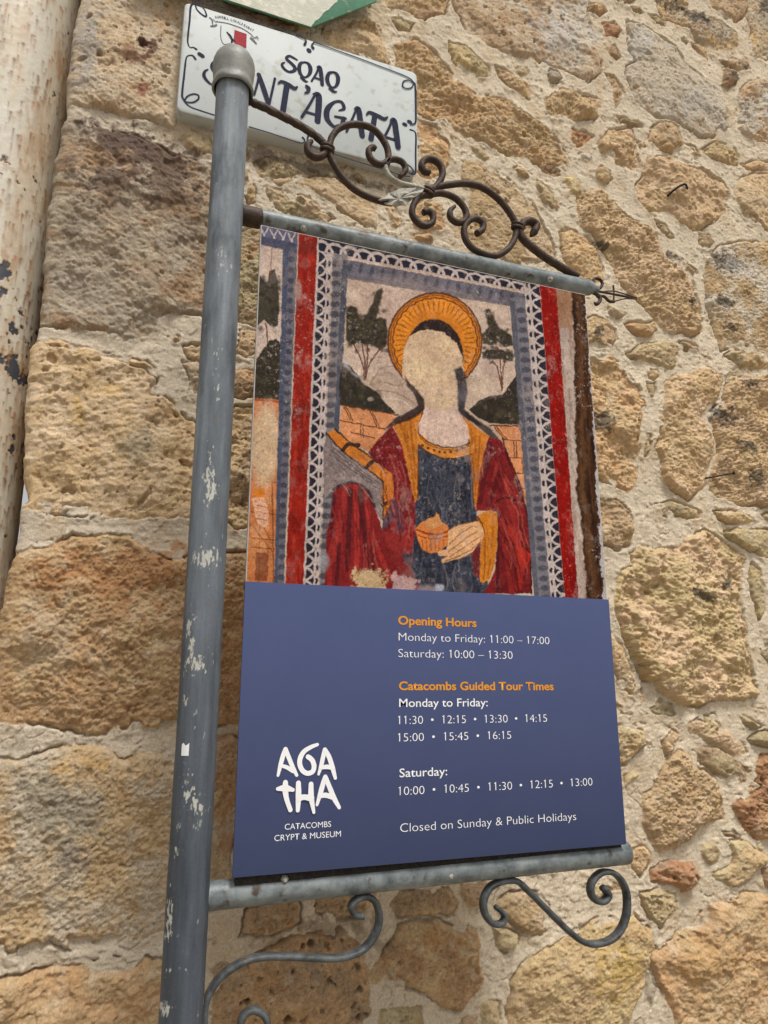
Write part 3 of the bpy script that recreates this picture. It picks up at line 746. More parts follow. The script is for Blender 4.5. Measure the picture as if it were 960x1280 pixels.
# ================================================================== flaking pipe past the corner
PR = 0.115; PY = 0.44
_t = P(66, 300, PY)
PXC = _t[0]-PR*0.985-0.002
def pipe_mesh():
    na, nz = 420, 1150
    a = np.linspace(0, 2*PI, na, endpoint=False); z = np.concatenate([np.linspace(0, 1.2, 60)[:-1], np.linspace(1.2, 3.1, nz), np.linspace(3.11, 6, 60)])
    A, Zp = np.meshgrid(a, z)
    S_ = A*PR
    chips = fbm(S_, Zp*.75, 30, 5, 201, .62)
    _, PYq = proj(np.full(A.shape, PXC), np.full(A.shape, PY-PR), Zp)
    low = sstep(270, 350, PYq)*sstep(640, 520, PYq)+.25*sstep(560, 640, PYq)
    chips = .75*chips+.45*fbm(S_, Zp*.8, 95, 3, 207, .6)
    chip = sstep(.34, .38, chips+.27*low-.15)
    rad = PR+.0010*fbm(S_, Zp, 12, 3, 202)+.0004*fbm(S_, Zp, 70, 3, 203)-.0012*chip
    col = np.ones(A.shape+(3,))*np.array((.55, .52, .44))
    n = fbm(S_, Zp*.4, 12, 4, 204)
    col = col*(1+.10*n)[..., None]
    warm = sstep(-.1, .5, fbm(S_*1.6, Zp*.35, 16, 4, 205))[..., None]*.55
    col = col*(1-warm)+np.array((.50, .39, .26))*warm
    # rust weeping from small pinholes: a dark dot with a brown streak below it
    for k in range(1900):
        ca, cz, ln, wd = rng.uniform(PI*1.1, 2.1*PI), rng.uniform(1.3, 3.05), rng.uniform(.008, .045), rng.uniform(.0012, .0035)
        i0, i1 = np.searchsorted(z, [cz-ln-.004, cz+.004])
        if i1 <= i0: continue
        ds = (np.mod(A[i0:i1]-ca+PI, 2*PI)-PI)*PR; dz = Zp[i0:i1]-cz
        m = np.exp(-(ds/wd)**2)*np.where(dz > 0, np.exp(-(dz/.0015)**2), np.exp(dz/(ln*.45)))
        m = np.clip(m*rng.uniform(.5, 1.15), 0, 1)[..., None]
        c = np.array((.17, .085, .045)) if rng.random() < .6 else np.array((.34, .15, .055))
        col[i0:i1] = col[i0:i1]*(1-m)+c*m
    edge_ = sstep(.0, .45, fbm(S_*1.3, Zp*.3, 30, 5, 208, .62))*sstep(-.9, -.35, -np.abs(np.mod(A, 2*PI)-5.9))
    col = col*(1-.5*edge_[..., None])+np.array((.34, .20, .10))*.5*edge_[..., None]
    rim = sstep(.16, .34, chips+.27*low-.15)[..., None]*.6
    col = col*(1-rim)+np.array((.40, .26, .13))*rim
    ch = chip[..., None]
    col = col*(1-ch)+np.array((.055, .058, .072))*ch
    rs = (sstep(.30, .50, fbm(S_, Zp*.5, 34, 5, 206, .65))*(.45+.55*low))[..., None]*.75
    col = col*(1-rs)+np.array((.30, .15, .065))*rs
    return np.stack([PXC+rad*np.cos(A), PY+rad*np.sin(A), Zp], 2), col
pp, pc = pipe_mesh()
pipe = empty('iron_pipe', (PXC, PY, 0), 'thick cream painted iron pipe, rusting and flaking, beside the wall corner', 'pipe')
reparent(grid_obj('pipe_barrel', pp, pc, M_pipe, None, True, False, True), pipe)
bm = bmesh.new()
lathe(bm, [(PR+.001, -.03), (PR+.012, -.028), (PR+.014, -.02), (PR+.014, .02), (PR+.012, .028), (PR+.001, .03)], (PXC, PY, 3.6), seg=48)
reparent(bm_obj('pipe_clamp', bm, M_rust), pipe)

# ================================================================== street name plate
SY = 0.268
def sp(px, py): return P(px, py, SY)[[0, 2]]
A0, A1 = sp(220.8, 136), sp(237.2, -3); B1, B0 = sp(522.3, 100), sp(522.3, 217)
sx0, sx1 = A0[0], (B0[0]+B1[0])/2; sz0, sz1 = (A0[1]+B0[1])/2, (A1[1]+B1[1])/2+.003
plate = empty('street_name_plate', (sx0, SY, sz0), 'white glazed street name plate with navy lettering and scrolled border on the stone wall', 'street sign')
def rounded(x0, x1, z0, z1, r, n=6):
    out = []
    for cx, cz, a0 in ((x1-r, z1-r, 0), (x0+r, z1-r, 90), (x0+r, z0+r, 180), (x1-r, z0+r, 270)):
        for k in range(n+1):
            a = R(a0+90*k/n); out.append((cx+r*math.cos(a), cz+r*math.sin(a)))
    return out
def slab(name, outline, y0, y1, bev, mat, parent):
    """outline (x,z) extruded from front y0 to back y1 with a rounded front arris"""
    bm = bmesh.new()
    c = np.mean(np.array(outline), 0)
    rings = []
    def inset(d):
        o = np.array(outline); n = len(o); res = []
        for i in range(n):
            t = o[(i+1) % n]-o[i-1]; t = t/(np.linalg.norm(t)+1e-12); nn = np.array([t[1], -t[0]])
            if np.dot(nn, o[i]-c) < 0: nn = -nn
            res.append(o[i]-nn*d)
        return res
    for d, y in ((0, y1), (0, y0+bev), (bev*.3, y0+bev*.3), (bev, y0)):
        rings.append([bm.verts.new((p[0], y, p[1])) for p in inset(d)])
    n = len(outline)
    for a, b in zip(rings, rings[1:]):
        for j in range(n): bm.faces.new((a[j], a[(j+1) % n], b[(j+1) % n], b[j]))
    bm.faces.new(rings[-1]); bm.faces.new(rings[0])
    return reparent(autosmooth(bm_obj(name, bm, mat), 35), parent)
slab('tile', rounded(sx0, sx1, sz0, sz1, .012), SY, WY+.004, .0035, M_enamel, plate)

_lay = [0]
def stroke_obj(name, strokes, mat, parent, Y, tf, step=.00012, base=.0007, fat=1.0):
    """strokes: list of (points, widths in px, straight?) measured on the photo; tf px -> (x,z)"""
    bm = bmesh.new()
    for i, s in enumerate(strokes):
        p_, w_ = s[0], s[1]; straight = len(s) > 2 and s[2]
        q = [tf(*a) for a in p_]
        mid = p_[len(p_)//2]
        k = np.linalg.norm(tf(mid[0]+.7, mid[1]+.7)-tf(mid[0], mid[1]))
        ws = [x*k*fat for x in (w_ if not np.isscalar(w_) else [w_]*len(p_))]
        ribbon(bm, q, ws, Y-base-step*(i % 12), 6, True, straight)
    return reparent(bm_obj(name, bm, mat, None, False), parent)
def zt(ox, oy, sc, *pts): return [(ox+a/sc, oy+b/sc) for a, b in zip(pts[::2], pts[1::2])]
# lettering
z1 = lambda *p: zt(340, 60, 9.6, *p)
z2 = lambda *p: zt(300, 80, 9.6, *p)
z3 = lambda *p: zt(380, 110, 6.4, *p)
line1 = [
    (z1(298,143, 250,115, 210,98, 178,112, 180,140, 225,180, 268,225, 275,262, 240,285, 195,285, 150,255, 122,215, 125,190, 150,175), [2.2,3,3,3.2,3.6,4,4.2,4,3.4,3.2,3.4,3.2,2.6,1.6]),
    (z1(395,172, 345,185, 325,245, 340,310, 380,350, 420,345, 455,300, 460,240, 435,190, 395,172), [2,3.4,4.4,4,2.6,2.4,4,4.6,3.6,2]),
    (z1(345,355, 370,375, 400,400, 425,405), [2,3.4,3,1.5]),
    (z1(560,238, 530,310, 475,398), [2.6,2.4,2.2]),
    (z1(540,232, 575,235, 590,330, 602,440), [1.6,4,4.6,4]),
    (z1(520,360, 590,385), [2.2,2.2], True),
    (z1(735,292, 685,305, 662,365, 675,430, 715,475, 755,470, 785,425, 792,360, 770,310, 735,292), [2,3.4,4.4,4,2.6,2.4,4,4.6,3.6,2]),
    (z1(685,490, 715,505, 740,525, 775,530), [2,3.4,3,1.5]),
]
line2 = [
    # S (mostly behind the post's cap), A, N
    ([(291,80),(283,76),(273,75),(266,80),(266,86),(273,94),(283,101),(290,106),(294,112),(290,119),(281,118),(270,113)], [2,2.6,3,3.6,4.6,5,5,5,4.6,3.6,3,2]) ,
    (zt(215,80,10.67, 478,75, 440,100, 425,150, 450,205, 510,265, 575,285), [1.6,2.6,3.6,3.4,2.6,2]),
    ([(302,93),(296,108),(289,124)], [2.4,2.4,2.6]),
    ([(302,91),(307,108),(311,129)], [5,5.4,5]),
    ([(294,113),(307,118)], [3,3], True),
    (z2(225,130, 290,320, 340,480), [4.4,5.4,4.6]),
    (z2(418,178, 385,330, 350,490), [2.6,2.6,2.4]),
    (z2(228,130, 210,230, 170,370), [2.4,2.4,2.4]),
    (z2(460,235, 500,215, 580,250, 650,295, 685,280), [2,3.2,4.4,4,2]),
    (z2(560,270, 540,400, 515,565), [6,6,6]),
    (z2(795,268, 820,295, 815,335, 775,355), [3,4.4,3.4,1.4]),
    (z2(905,360, 840,480, 740,640), [2.6,2.6,3]),
    (z2(880,362, 940,370, 945,480, 930,690), [2,6,6.6,6.2]),
    (z2(800,580, 920,615), [3.2,3.2], True),
    (z3(280,182, 320,165, 300,115, 250,112, 200,150, 180,200, 190,260, 240,310, 280,300), [1.6,3.6,3.6,3,5,6,5.4,3.6,3]),
    (z3(250,230, 330,245), [2.6,3.2], True),
    (z3(315,245, 305,290, 270,330), [4.6,4.4,3]),
    (z3(420,165, 390,240, 340,350), [2.4,2.6,2.6]),
    (z3(405,168, 435,170, 450,270, 465,385), [1.8,5.4,6,5.6]),
    (z3(365,290, 450,315), [3,3], True),
    (z3(500,215, 525,198, 590,225, 640,250, 668,235), [1.8,3.4,4.2,3.8,1.6]),
    (z3(565,225, 552,310, 535,410), [5.4,5.6,5.6]),
    (z3(705,260, 670,340, 635,405), [2.4,2.6,2.6]),
    (z3(690,262, 720,262, 735,350, 752,475), [1.8,5.4,6,5.6]),
    (z3(655,395, 735,420), [3.2,3.2], True),
]
stroke_obj('lettering', line1, M_navy, plate, SY, sp, base=.0006, fat=1.25)
stroke_obj('lettering', line2, M_navy, plate, SY, sp, base=.0006, fat=1.32)
# border, drawn straight on the plate's own metres
def border():
    out = []
    wd = .0021
    return out
z4 = lambda *p: zt(225, 0, 9.6, *p); z5 = lambda *p: zt(215, 80, 10.67, *p); z6 = lambda *p: zt(370, 30, 6.0, *p); z8 = lambda *p: zt(370, 150, 6.0, *p)
bd = [
    (z4(960,275, 600,148, 330,50, 230,28, 160,45, 128,90, 115,250, 95,440, 95,520, 120,570, 160,570, 195,592), [1.2,1.2,1.3,1.6,2,2.2,2,1.9,1.6,1.2,1.6,2.4]),
    (z4(185,60, 200,110, 250,165, 310,200, 312,160, 280,100, 220,62, 180,50), [1.4,1.6,1.8,2,1.6,1.2,1.2,1.4]),
    (z4(185,710, 150,668, 100,670, 75,700, 60,800, 45,960), [2.6,1.8,1.2,1.5,1.9,2]),
    (z5(178,0, 155,200, 135,400, 145,460, 190,530, 260,580, 400,630, 560,682), [2,2,2.2,2,1.6,1.3,1.3,1.3]),
    (z5(170,480, 210,430, 290,402, 350,420, 350,470, 290,510, 220,515, 175,500), [1.6,1.6,1.6,1.8,1.8,1.8,1.6,1.2]),
    (zt(300,110,4.364, 50,213, 150,243, 250,276, 320,300, 345,300, 352,285, 342,272), [1.2,1.2,1.2,1.2,1.3,1.6,2.2]),
    (zt(300,110,4.364, 372,262, 368,285, 385,315, 430,335, 560,378, 700,422, 800,452, 880,478, 925,485), [2.0,1.4,1.2,1.2,1.2,1.2,1.2,1.2,1.2]),
    (zt(270,0,4.364, 470,205, 400,175, 300,145, 235,122), [1.3,1.3,1.3,1.3]),
    (z6(65,155, 75,130, 55,112, 0,88), [3,1.8,1.3,1.3]),
    (z6(128,182, 118,165, 128,148, 160,150, 400,235, 600,310, 820,395, 880,440, 893,470, 897,600), [3,1.8,1.4,1.3,1.3,1.3,1.5,1.8,1.8,1.8]),
    (z6(880,450, 865,480, 825,487, 800,470, 805,435, 840,425, 875,440), [1.3,1.4,1.5,1.6,1.5,1.3,1.2]),
    (z3(893,20, 893,150, 893,265, 880,290, 855,292), [1.9,1.9,1.8,1.5,2]),
    (z3(850,335, 880,345, 895,380, 893,520, 893,660, 880,690, 845,682), [2,1.5,1.8,1.9,1.9,1.8,1.5]),
    (z8(870,405, 880,380, 850,345, 825,335, 825,365, 850,400, 872,412), [1.4,1.4,1.4,1.4,1.2,1.2,1.2]),
]
dots = [(z4(235,650, 270,675), 4.6), (z6(95,198, 99,203), 5), (z3(800,290, 812,296), 4), (z3(838,270, 850,275), 4)]
stroke_obj('border_scrollwork', bd+dots, M_navy, plate, SY, sp, base=.0004, fat=1.3)
# crest: banner, shield, red half
def poly_obj(name, polys, mat, parent, Y, tf, base):
    bm = bmesh.new()
    for i, pl in enumerate(polys):
        vs = [bm.verts.new((tf(*a)[0], Y-base-.0001*i, tf(*a)[1])) for a in pl]
        bm.faces.new(vs)
    return reparent(bm_obj(name, bm, mat, None, False), parent)
crest = stroke_obj('crest', [(z4(492,310, 490,450, 525,530, 600,522), [1.2,1.1,1.0,.8]),
                    (z4(450,262, 560,278, 660,310, 760,350, 850,410), 1.2),
   (z4(355,212, 385,240, 392,290), [1.4,1.8,1.4]), (z4(372,315, 410,312, 440,300), [2,2.6,2]), (z4(400,235, 430,265, 445,255), 1),
   (z4(845,455, 880,485, 915,525), [1.8,2.6,1.8]), (z4(855,420, 890,455, 930,440), [1.2,1.4,1]), (z4(925,450, 940,470), 1.2)], M_smudge, plate, SY, sp, base=.0005)
def sub(o, par): 
    return reparent(o, par)
sub(poly_obj('red_field', [z4(655,360, 800,410, 795,580, 690,545, 640,505)], M_red, plate, SY, sp, .0005), crest)
sub(stroke_obj('emblem', [(z4(565,390, 600,430, 625,480, 620,510), [2,3.4,3,2.4]), (z4(625,470, 660,500), [3,1])], M_navy, plate, SY, sp, base=.0007), crest)

# fonts -> mesh
def text_mesh(s, weight=0.0, spacing=1.0):
    cu = bpy.data.curves.new('t', 'FONT'); cu.body = s; cu.size = 1.0; cu.offset = weight; cu.space_character = spacing
    cu.resolution_u = 4
    ob = bpy.data.objects.new('t', cu); COL.objects.link(ob)
    dg = bpy.context.evaluated_depsgraph_get(); dg.update()
    me = bpy.data.meshes.new_from_object(ob.evaluated_get(dg))
    bpy.data.objects.remove(ob); bpy.data.curves.remove(cu)
    return me
def text_obj(name, s, x0, x1, zb, cap, Y, mat, parent, weight=0.0, fit=True, spacing=1.0, rot=0.0):
    me = text_mesh(s, weight, spacing)
    co = np.empty(len(me.vertices)*3, np.float32); me.vertices.foreach_get('co', co); co = co.reshape(-1, 3)
    hx = 0.729                     # cap height of the built-in face at size 1
    sx = (x1-x0)/(co[:, 0].max()-co[:, 0].min()) if fit else cap/hx
    X = (co[:, 0]-co[:, 0].min())*sx; Zl = co[:, 1]*cap/hx
    new = np.stack([x0+X*math.cos(rot)-Zl*math.sin(rot), np.full(len(X), Y), zb+X*math.sin(rot)+Zl*math.cos(rot)], 1)
    me.vertices.foreach_set('co', new.astype(np.float32).ravel()); me.update(); me.name = name
    o = finish(name, me, mat, None, False)
    return reparent(o, parent)
# banner lettering, letter by letter along its arc
arc = smooth_line(z4(428,222, 500,222, 600,248, 700,283, 800,335, 880,385), 10)
arc = [np.array(sp(*p)) for p in arc]
cum = np.concatenate([[0], np.cumsum([np.linalg.norm(b-a) for a, b in zip(arc, arc[1:])])])
txt = 'KUNSILL LOKALI RABAT'; wds = {'I': .45, ' ': .6}
tot = sum(wds.get(ch, 1) for ch in txt); pos = 0
bmb = []
for ch in txt:
    wch = wds.get(ch, 1)
    if ch != ' ':
        s0 = cum[-1]*pos/tot; i = min(len(arc)-2, np.searchsorted(cum, s0, 'right')-1)
        t = arc[i+1]-arc[i]; u = (s0-cum[i])/max(1e-9, cum[i+1]-cum[i]); p = arc[i]+t*u
        wl = cum[-1]*wch/tot*.80
        bmb.append(text_obj('banner_letter', ch, p[0], p[0]+wl, p[1], .0062, SY-.0007, M_navy, plate, .012, True, 1, math.atan2(t[1], t[0])))
    pos += wch
bmx = bmesh.new()
for o in bmb:
    bmx.from_mesh(o.data)
me_old = [o.data for o in bmb]
for o in bmb: bpy.data.objects.remove(o)
sub(bm_obj('banner_lettering', bmx, M_navy, None, False), crest)

# ================================================================== green plate above it
GY = 0.262
def gp(px, py): return P(px, py, GY)[[0, 2]]
c0 = gp(388, 34); cl_ = gp(285, 1); cr_ = gp(471, 1.5)
dl = (cl_-c0)/np.linalg.norm(cl_-c0); dr = (cr_-c0)/np.linalg.norm(cr_-c0)
gl = c0+dl*.36; gr = c0+dr*.20
gout = [tuple(c0), tuple(gr), tuple(gr+np.array((.0, .16))), tuple(gl+np.array((.30, .42))), tuple(gl+np.array((-.02, .36))), tuple(gl)]
gs = empty('wall_plaque', (c0[0], GY, c0[1]), 'weathered green plaque with pale worn face, above the street name plate', 'plaque')
M_green = mat_noise('chipped_green_enamel', (.045, .17, .095), (.075, .235, .14), 40, .35, .4, 0, .0004, 200, .3, .7, (.25, .29, .22), 70, (.60, .68))
M_worn = mat_noise('worn_pale_enamel', (.30, .31, .235), (.43, .43, .34), 30, .5, .35, 0, .0006, 160, .3, .7, (.50, .47, .36), 60, (.55, .65))
slab('green_backing', gout, GY, GY+.0035, .0008, M_green, gs)
bm = bmesh.new(); lathe(bm, [(.012, 0), (.012, .06)], (c0[0]-.05, GY+.003, c0[1]+.22), axis=(0, 1, 0), seg=16)
reparent(bm_obj('fixing_spacer', bm, M_rust), gs)
# the worn pale field has a ragged border along the slanted side
ins = []
rag = []
for i in range(60):
    u = i/59
    p = c0+dr*(.010+.19*u)*0+np.array(gp(380, 31))*(1-u)+(np.array(gp(380, 31))+np.array((.055+.0, .30)))*u-np.array(gp(380, 31))*0-c0*0
    rag.append(p)
base = np.array(gp(388, 33.4)); up = np.array(gp(424, -1)); dirr = (up-base)/np.linalg.norm(up-base)
rag = [base+dirr*(.26*i/79)+np.array((1, -.5))*.0028*float(fbm(np.array([i*.9]), np.array([2.]), .35, 3, 300)[0]) for i in range(80)]
topx = rag[-1]
pout = [tuple(base+dl*.355+np.array((0, .001)))]+[tuple(p) for p in rag]+[tuple(np.array((topx[0]-.05, topx[1]+.03))), tuple(base+dl*.34+np.array((.0, .30)))]
bm = bmesh.new(); bm.faces.new([bm.verts.new((a, GY-.0008, b)) for a, b in pout])
reparent(bm_obj('worn_face', bm, M_worn, None, False), gs)

# ================================================================== iron stand
PYR = 0.012                        # axis of the post
RAILY = 0.020
RP = 0.0262
px_axis = np.mean([P(a, b, PYR)[0] for a, b in ((266, 550), (286.5, 200), (227.5, 1250))])
stand = empty('sign_stand', (px_axis, PYR, 0), 'tall grey iron post with ball cap, two rails and wrought scrolls', 'sign stand')
ZTOP = P(291, 92, PYR)[2]
def pole():
    na, nz = 190, 1500
    a = np.linspace(0, 2*PI, na, endpoint=False); z = np.concatenate([np.linspace(-.01, 1.1, 40)[:-1], np.linspace(1.1, ZTOP, nz)])
    A, Zp = np.meshgrid(a, z); s = A*RP
    rad = RP+.00025*fbm(s, Zp*.5, 60, 3, 210)
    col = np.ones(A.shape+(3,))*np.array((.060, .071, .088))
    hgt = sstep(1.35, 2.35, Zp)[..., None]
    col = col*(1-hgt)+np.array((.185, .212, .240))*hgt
    n = fbm(s*2, Zp*.35, 26, 5, 211, .6); n2 = fbm(s*3, Zp*.12, 40, 4, 212, .6)
    col = col*(1+.5*n+.36*n2)[..., None]
    dk = sstep(.1, .5, fbm(s*1.2, Zp*.4, 18, 5, 213, .6))[..., None]*.62
    col = col*(1-dk)+np.array((.045, .052, .062))*dk
    rk = sstep(.52, .66, fbm(s*1.5, Zp*.7, 120, 4, 216, .6))[..., None]*.55
    col = col*(1-rk)+np.array((.17, .11, .07))*rk
    PXp, PYp = proj(px_axis+rad*np.cos(A), PYR+rad*np.sin(A), Zp)
    front = np.sin(A) < .1
    fine = fbm(s*1.5, Zp*.55, 230, 4, 214, .62)
    for (cx, cy, rx_, ry_, dens) in ((273,440,6,14,.25),(272,480,8,28,.22),(262,590,9,34,.42),(264,610,8,16,.55),(258,697,11,9,.75),(238,785,7,22,.35),(246,832,9,8,.8),(240,815,5,20,.35),
                              (233,870,4,18,.35),(236,985,10,22,.38),(246,1005,8,14,.5),(220,1062,10,12,.22),(213,1110,3,8,.3),(211,1150,5,22,.6),(209,1168,5,7,.5),(206,1261,6,6,.8),(222,1212,26,4,.2),(280,330,14,40,.08)):
        d = ((PXp-cx)/rx_)**2+((PYp-cy)/ry_)**2
        m = sstep(.0, .12, fine-.75+dens+.75*np.exp(-d*.8)-.36)*(d < 3)*front
        m = (m*.85)[..., None]
        col = col*(1-m)+np.array((.47, .47, .42))*m
    fl = sstep(.62, .68, fbm(s, Zp*.4, 150, 4, 215, .6))[..., None]*.6
    col = col*(1-fl)+np.array((.36, .37, .35))*fl
    return np.stack([px_axis+rad*np.cos(A), PYR+rad*np.sin(A), Zp], 2), col
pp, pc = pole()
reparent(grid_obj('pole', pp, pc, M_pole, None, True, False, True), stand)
# cap
cc = P(291.5, 92, PYR); rb_ = .0335
prof = [(0.0, .0752), (.006, .0746), (.012, .0728), (.018, .0698), (.0235, .0655), (.028, .0602), (.0315, .0538), (.0335, .047), (.0341, .041), (.0340, .034), (.0333, .026), (.0325, .018), (.0319, .012), (.0320, .008), (.0332, .004), (.0338, 0), (.0335, -.0045), (.0318, -.006), (.0300, -.0055), (.0292, .002), (.0275, .014), (.0262, .022)]
bm = bmesh.new(); lathe(bm, prof, (px_axis, PYR, ZTOP-.0295), seg=48)
cap = reparent(autosmooth(bm_obj('ball_cap', bm, M_cap), 50), stand)
for k in range(1): pass
co = cap.data.vertices
for v_ in co:                      # the cap's lip is hand-made, a little uneven
    a = math.atan2(v_.co.y-PYR, v_.co.x-px_axis)
    f = max(0, 1-abs(v_.co.z-(ZTOP-.0295)-.003)/.012)
    v_.co.z += .0026*f*math.sin(5*a+1)

def rail(name, ptsl, r, mat):
    bm = bmesh.new()
    a, b = ptsl
    pts_ = [a+(b-a)*u for u in np.linspace(0, 1, 30)]
    sweep(bm, pts_, r, r, 24, 1, 1, 1, wob=.004)
    return reparent(bm_obj(name, bm, mat), stand)
u0 = P(306, 269.5, RAILY); u1 = P(733, 359.5, RAILY)
zu = (u0[2]+u1[2])/2
l0 = P(262, 1124, RAILY); l1 = P(783, 1072, RAILY)
zl = (l0[2]+l1[2])/2
print('rails', u0, u1, l0, l1, 'ztop', ZTOP, 'px_axis', px_axis)
RR = .0150
upper = rail('upper_rail', (np.array((px_axis, RAILY, u0[2])), u1), RR, M_galv)
l0 = l0+np.array((0, 0, .0027)); l1 = l1+np.array((0, 0, .0077))
lower = rail('lower_rail', (np.array((px_axis, RAILY, l0[2]+.001)), l1), RR+.0026, M_galv)
bm = bmesh.new()                   # dark strip added as the shade in the gap between rail and panel
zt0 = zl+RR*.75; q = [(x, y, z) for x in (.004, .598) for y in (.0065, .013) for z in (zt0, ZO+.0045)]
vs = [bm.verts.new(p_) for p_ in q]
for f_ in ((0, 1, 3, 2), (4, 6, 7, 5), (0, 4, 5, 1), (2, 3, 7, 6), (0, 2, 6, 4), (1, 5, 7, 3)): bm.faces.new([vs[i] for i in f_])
reparent(bm_obj('gap_shade_strip', bm, M_iron_or_shade, None, False), lower)
def bolt(px, py, par, rr, up=False):
    c = P(px, py, RAILY-rr*.95)
    bm = bmesh.new(); lathe(bm, [(0, .0045), (.0028, .004), (.0042, .002), (.0046, 0), (.0054, -.0005), (.0054, -.003)], c, axis=(0, -1, 0), seg=6)
    reparent(bm_obj('bolt', bm, M_leafm, None, False), par)
bolt(380, 285, upper, RR); bolt(688, 349, upper, RR); bolt(563, 1095, lower, RR); bolt(356, 1099, lower, RR)
# rust collar where the upper rail meets the post, and its tapered end with wire ornament
bm = bmesh.new()
sweep(bm, [np.array((px_axis+RP*.9, RAILY, u0[2]))+np.array((d, 0, 0)) for d in np.linspace(0, .035, 8)], RR+.0012, RR+.0012, 20, 1, 1.1, .9)
reparent(bm_obj('rail_collar', bm, M_rust), stand)
bm = bmesh.new()
lathe(bm, [(RR*.99, -.004), (RR*1.0, 0), (RR*.9, .008), (RR*.66, .014), (RR*.5, .017), (RR*.42, .026), (0, .028)], u1, axis=(1, 0, (u1[2]-u0[2])/(u1[0]-u0[0])), seg=24)
endp = reparent(bm_obj('rail_end_cap', bm, M_galv), stand)
def wire(name, pxs, rn, rb, mat, par, Y=RAILY, n=8, sq=1.0, t0=1.0, t1=1.0, twist=0, seg=10, wob=0):
    bm = bmesh.new()
    pts_ = [np.array(P(a, b, Y)) for a, b in pxs]
    line = smooth_line(pts_, n)
    sweep(bm, line, rn, rb, seg, sq, t0, t1, twist, True, wob)
    return reparent(bm_obj(name, bm, mat), par)
z7 = lambda *p: zt(630, 260, 5.333, *p)
orn = wire('end_ornament', z7(560,545, 650,560, 760,580, 885,606), .0021, .0026, M_rust, stand, t1=.25)
wire('ornament_curl', z7(600,545, 590,500, 605,470, 640,478, 655,505, 640,535, 615,530), .0028, .0034, M_rust, orn, t1=.5)
wire('ornament_curl', z7(590,560, 630,585, 640,615, 620,640, 600,630), .0036, .004, M_rust, orn, t1=.5)
wire('ornament_curl', z7(620,590, 665,590, 700,620, 735,625), .0028, .0032, M_rust, orn)
wire('ornament_bar', z7(728,515, 733,570, 730,628), .0015, .002, M_rust, orn)
wire('ornament_bar', z7(640,560, 735,555, 885,600), .0012, .0016, M_rust, orn)
wire('ornament_bar', z7(735,622, 810,605, 885,607), .0012, .0016, M_rust, orn)
# scrolls over the upper rail
SYU = RAILY
BR, BB = .0057, .0068
wire('twisted_bar', [(311,125.5),(320,130),(330,134),(346,142),(364,151),(380,160),(396,171),(405,180),(408,186)], .0064, .0064, M_rust, stand, sq=.7, twist=14, seg=12, n=10, wob=.05)
wire('scroll', [(409,185),(404,194),(394,196.5),(386,191),(384.5,182),(390,176)], BR*1.1, BB*1.1, M_rust, stand, t1=.55)
wire('scroll', [(409,188),(412,181),(415,171),(424,160.5),(437,156),(451,156),(465,160.5),(476,171),(483.5,184),(485.5,197),(482.5,208)], BR, BB, M_rust, stand, n=10)
wire('scroll', [(485,201),(477,205.5),(468,203),(462,196),(461,188),(466,184.5),(470,187)], BR, BB, M_rust, stand, t1=.75)
wire('scroll', [(482,206),(487,200),(495,199.5),(503,203),(507,211),(505,216),(500,221)], BR*.9, BB, M_rust, stand, t1=.8)
wire('scroll', [(484,203),(482,212),(488,222),(499,229),(515,233),(530,237)], BR*.8, BB*.9, M_leafm, stand)
wire('scroll', [(411,189),(414,199),(420,210),(428,222),(442,236),(460,246),(481,252.5),(492,253)], BR*.95, BB, M_rust, stand, n=10)
wire('scroll', [(540,238),(548,229.5),(553,219),(551,208),(543,200.5),(533,199),(527,206),(530,214),(537,216)], BR*1.05, BB*1.1, M_rust, stand, t1=.9)
wire('scroll', [(536,237),(548,233.5),(562,231),(580,229.5),(598,232.5),(614,241.5),(628,254),(639,269),(646,282)], BR*1.05, BB, M_rust, stand, n=10)
wire('scroll', [(538,243.5),(526,245),(518,254),(515,266),(521,277),(531,282.5),(540,278.5),(541,269.5),(535.5,264),(529.5,265.5)], BR, BB, M_rust, stand, t1=1.05, n=10)
wire('scroll', [(538,243),(552,241.6),(568,247),(579,258),(583,269),(579,277),(571,278),(563.5,272.5),(562.5,264),(568.5,257.6)], BR, BB, M_rust, stand, t1=.55, n=10)
wire('scroll', [(596,292),(603,287),(603.5,279),(595.5,273.6),(586.5,276),(580.5,284),(581,296.6),(589,309),(603,317),(619,320),(633,313),(642,301),(646,287)], BR, BB, M_rust, stand, t0=1.1, n=10)
wire('scroll', [(648,288),(654,299),(667,310.6),(682,322),(695.6,330.5),(709,338.5),(722,346)], BR*1.25, BB*1.2, M_rust, stand, n=10, wob=.05)
wire('scroll', [(650,286),(654,279),(662.5,276.5),(670,281.5),(668,289),(663.5,295)], BR*1.3, BB*1.4, M_rust, stand, t1=.35)
def collar(px, py, rot):
    c = P(px, py, SYU)
    bm = bmesh.new()
    for d in (-.0035, .0035):
        ring = []
        for i in range(17):
            a = 2*PI*i/16
            q = Vector((.0105*math.cos(a), .0088*math.sin(a), d*1.0+.0012*math.sin(a)))
            q = Matrix.Rotation(rot, 3, 'Y') @ q
            ring.append(np.array(c)+np.array(q))
        nv = Matrix.Rotation(rot, 3, 'Y') @ Vector((0, 0, 1))
        sweep(bm, ring, .0027, .0030, 8, 1, 1, 1, 0, False, 0, nrm=tuple(nv))
    return reparent(bm_obj('collar', bm, M_rust), stand)
collar(409, 186, R(8)); collar(535, 240, R(20)); collar(647, 283.5, R(10))
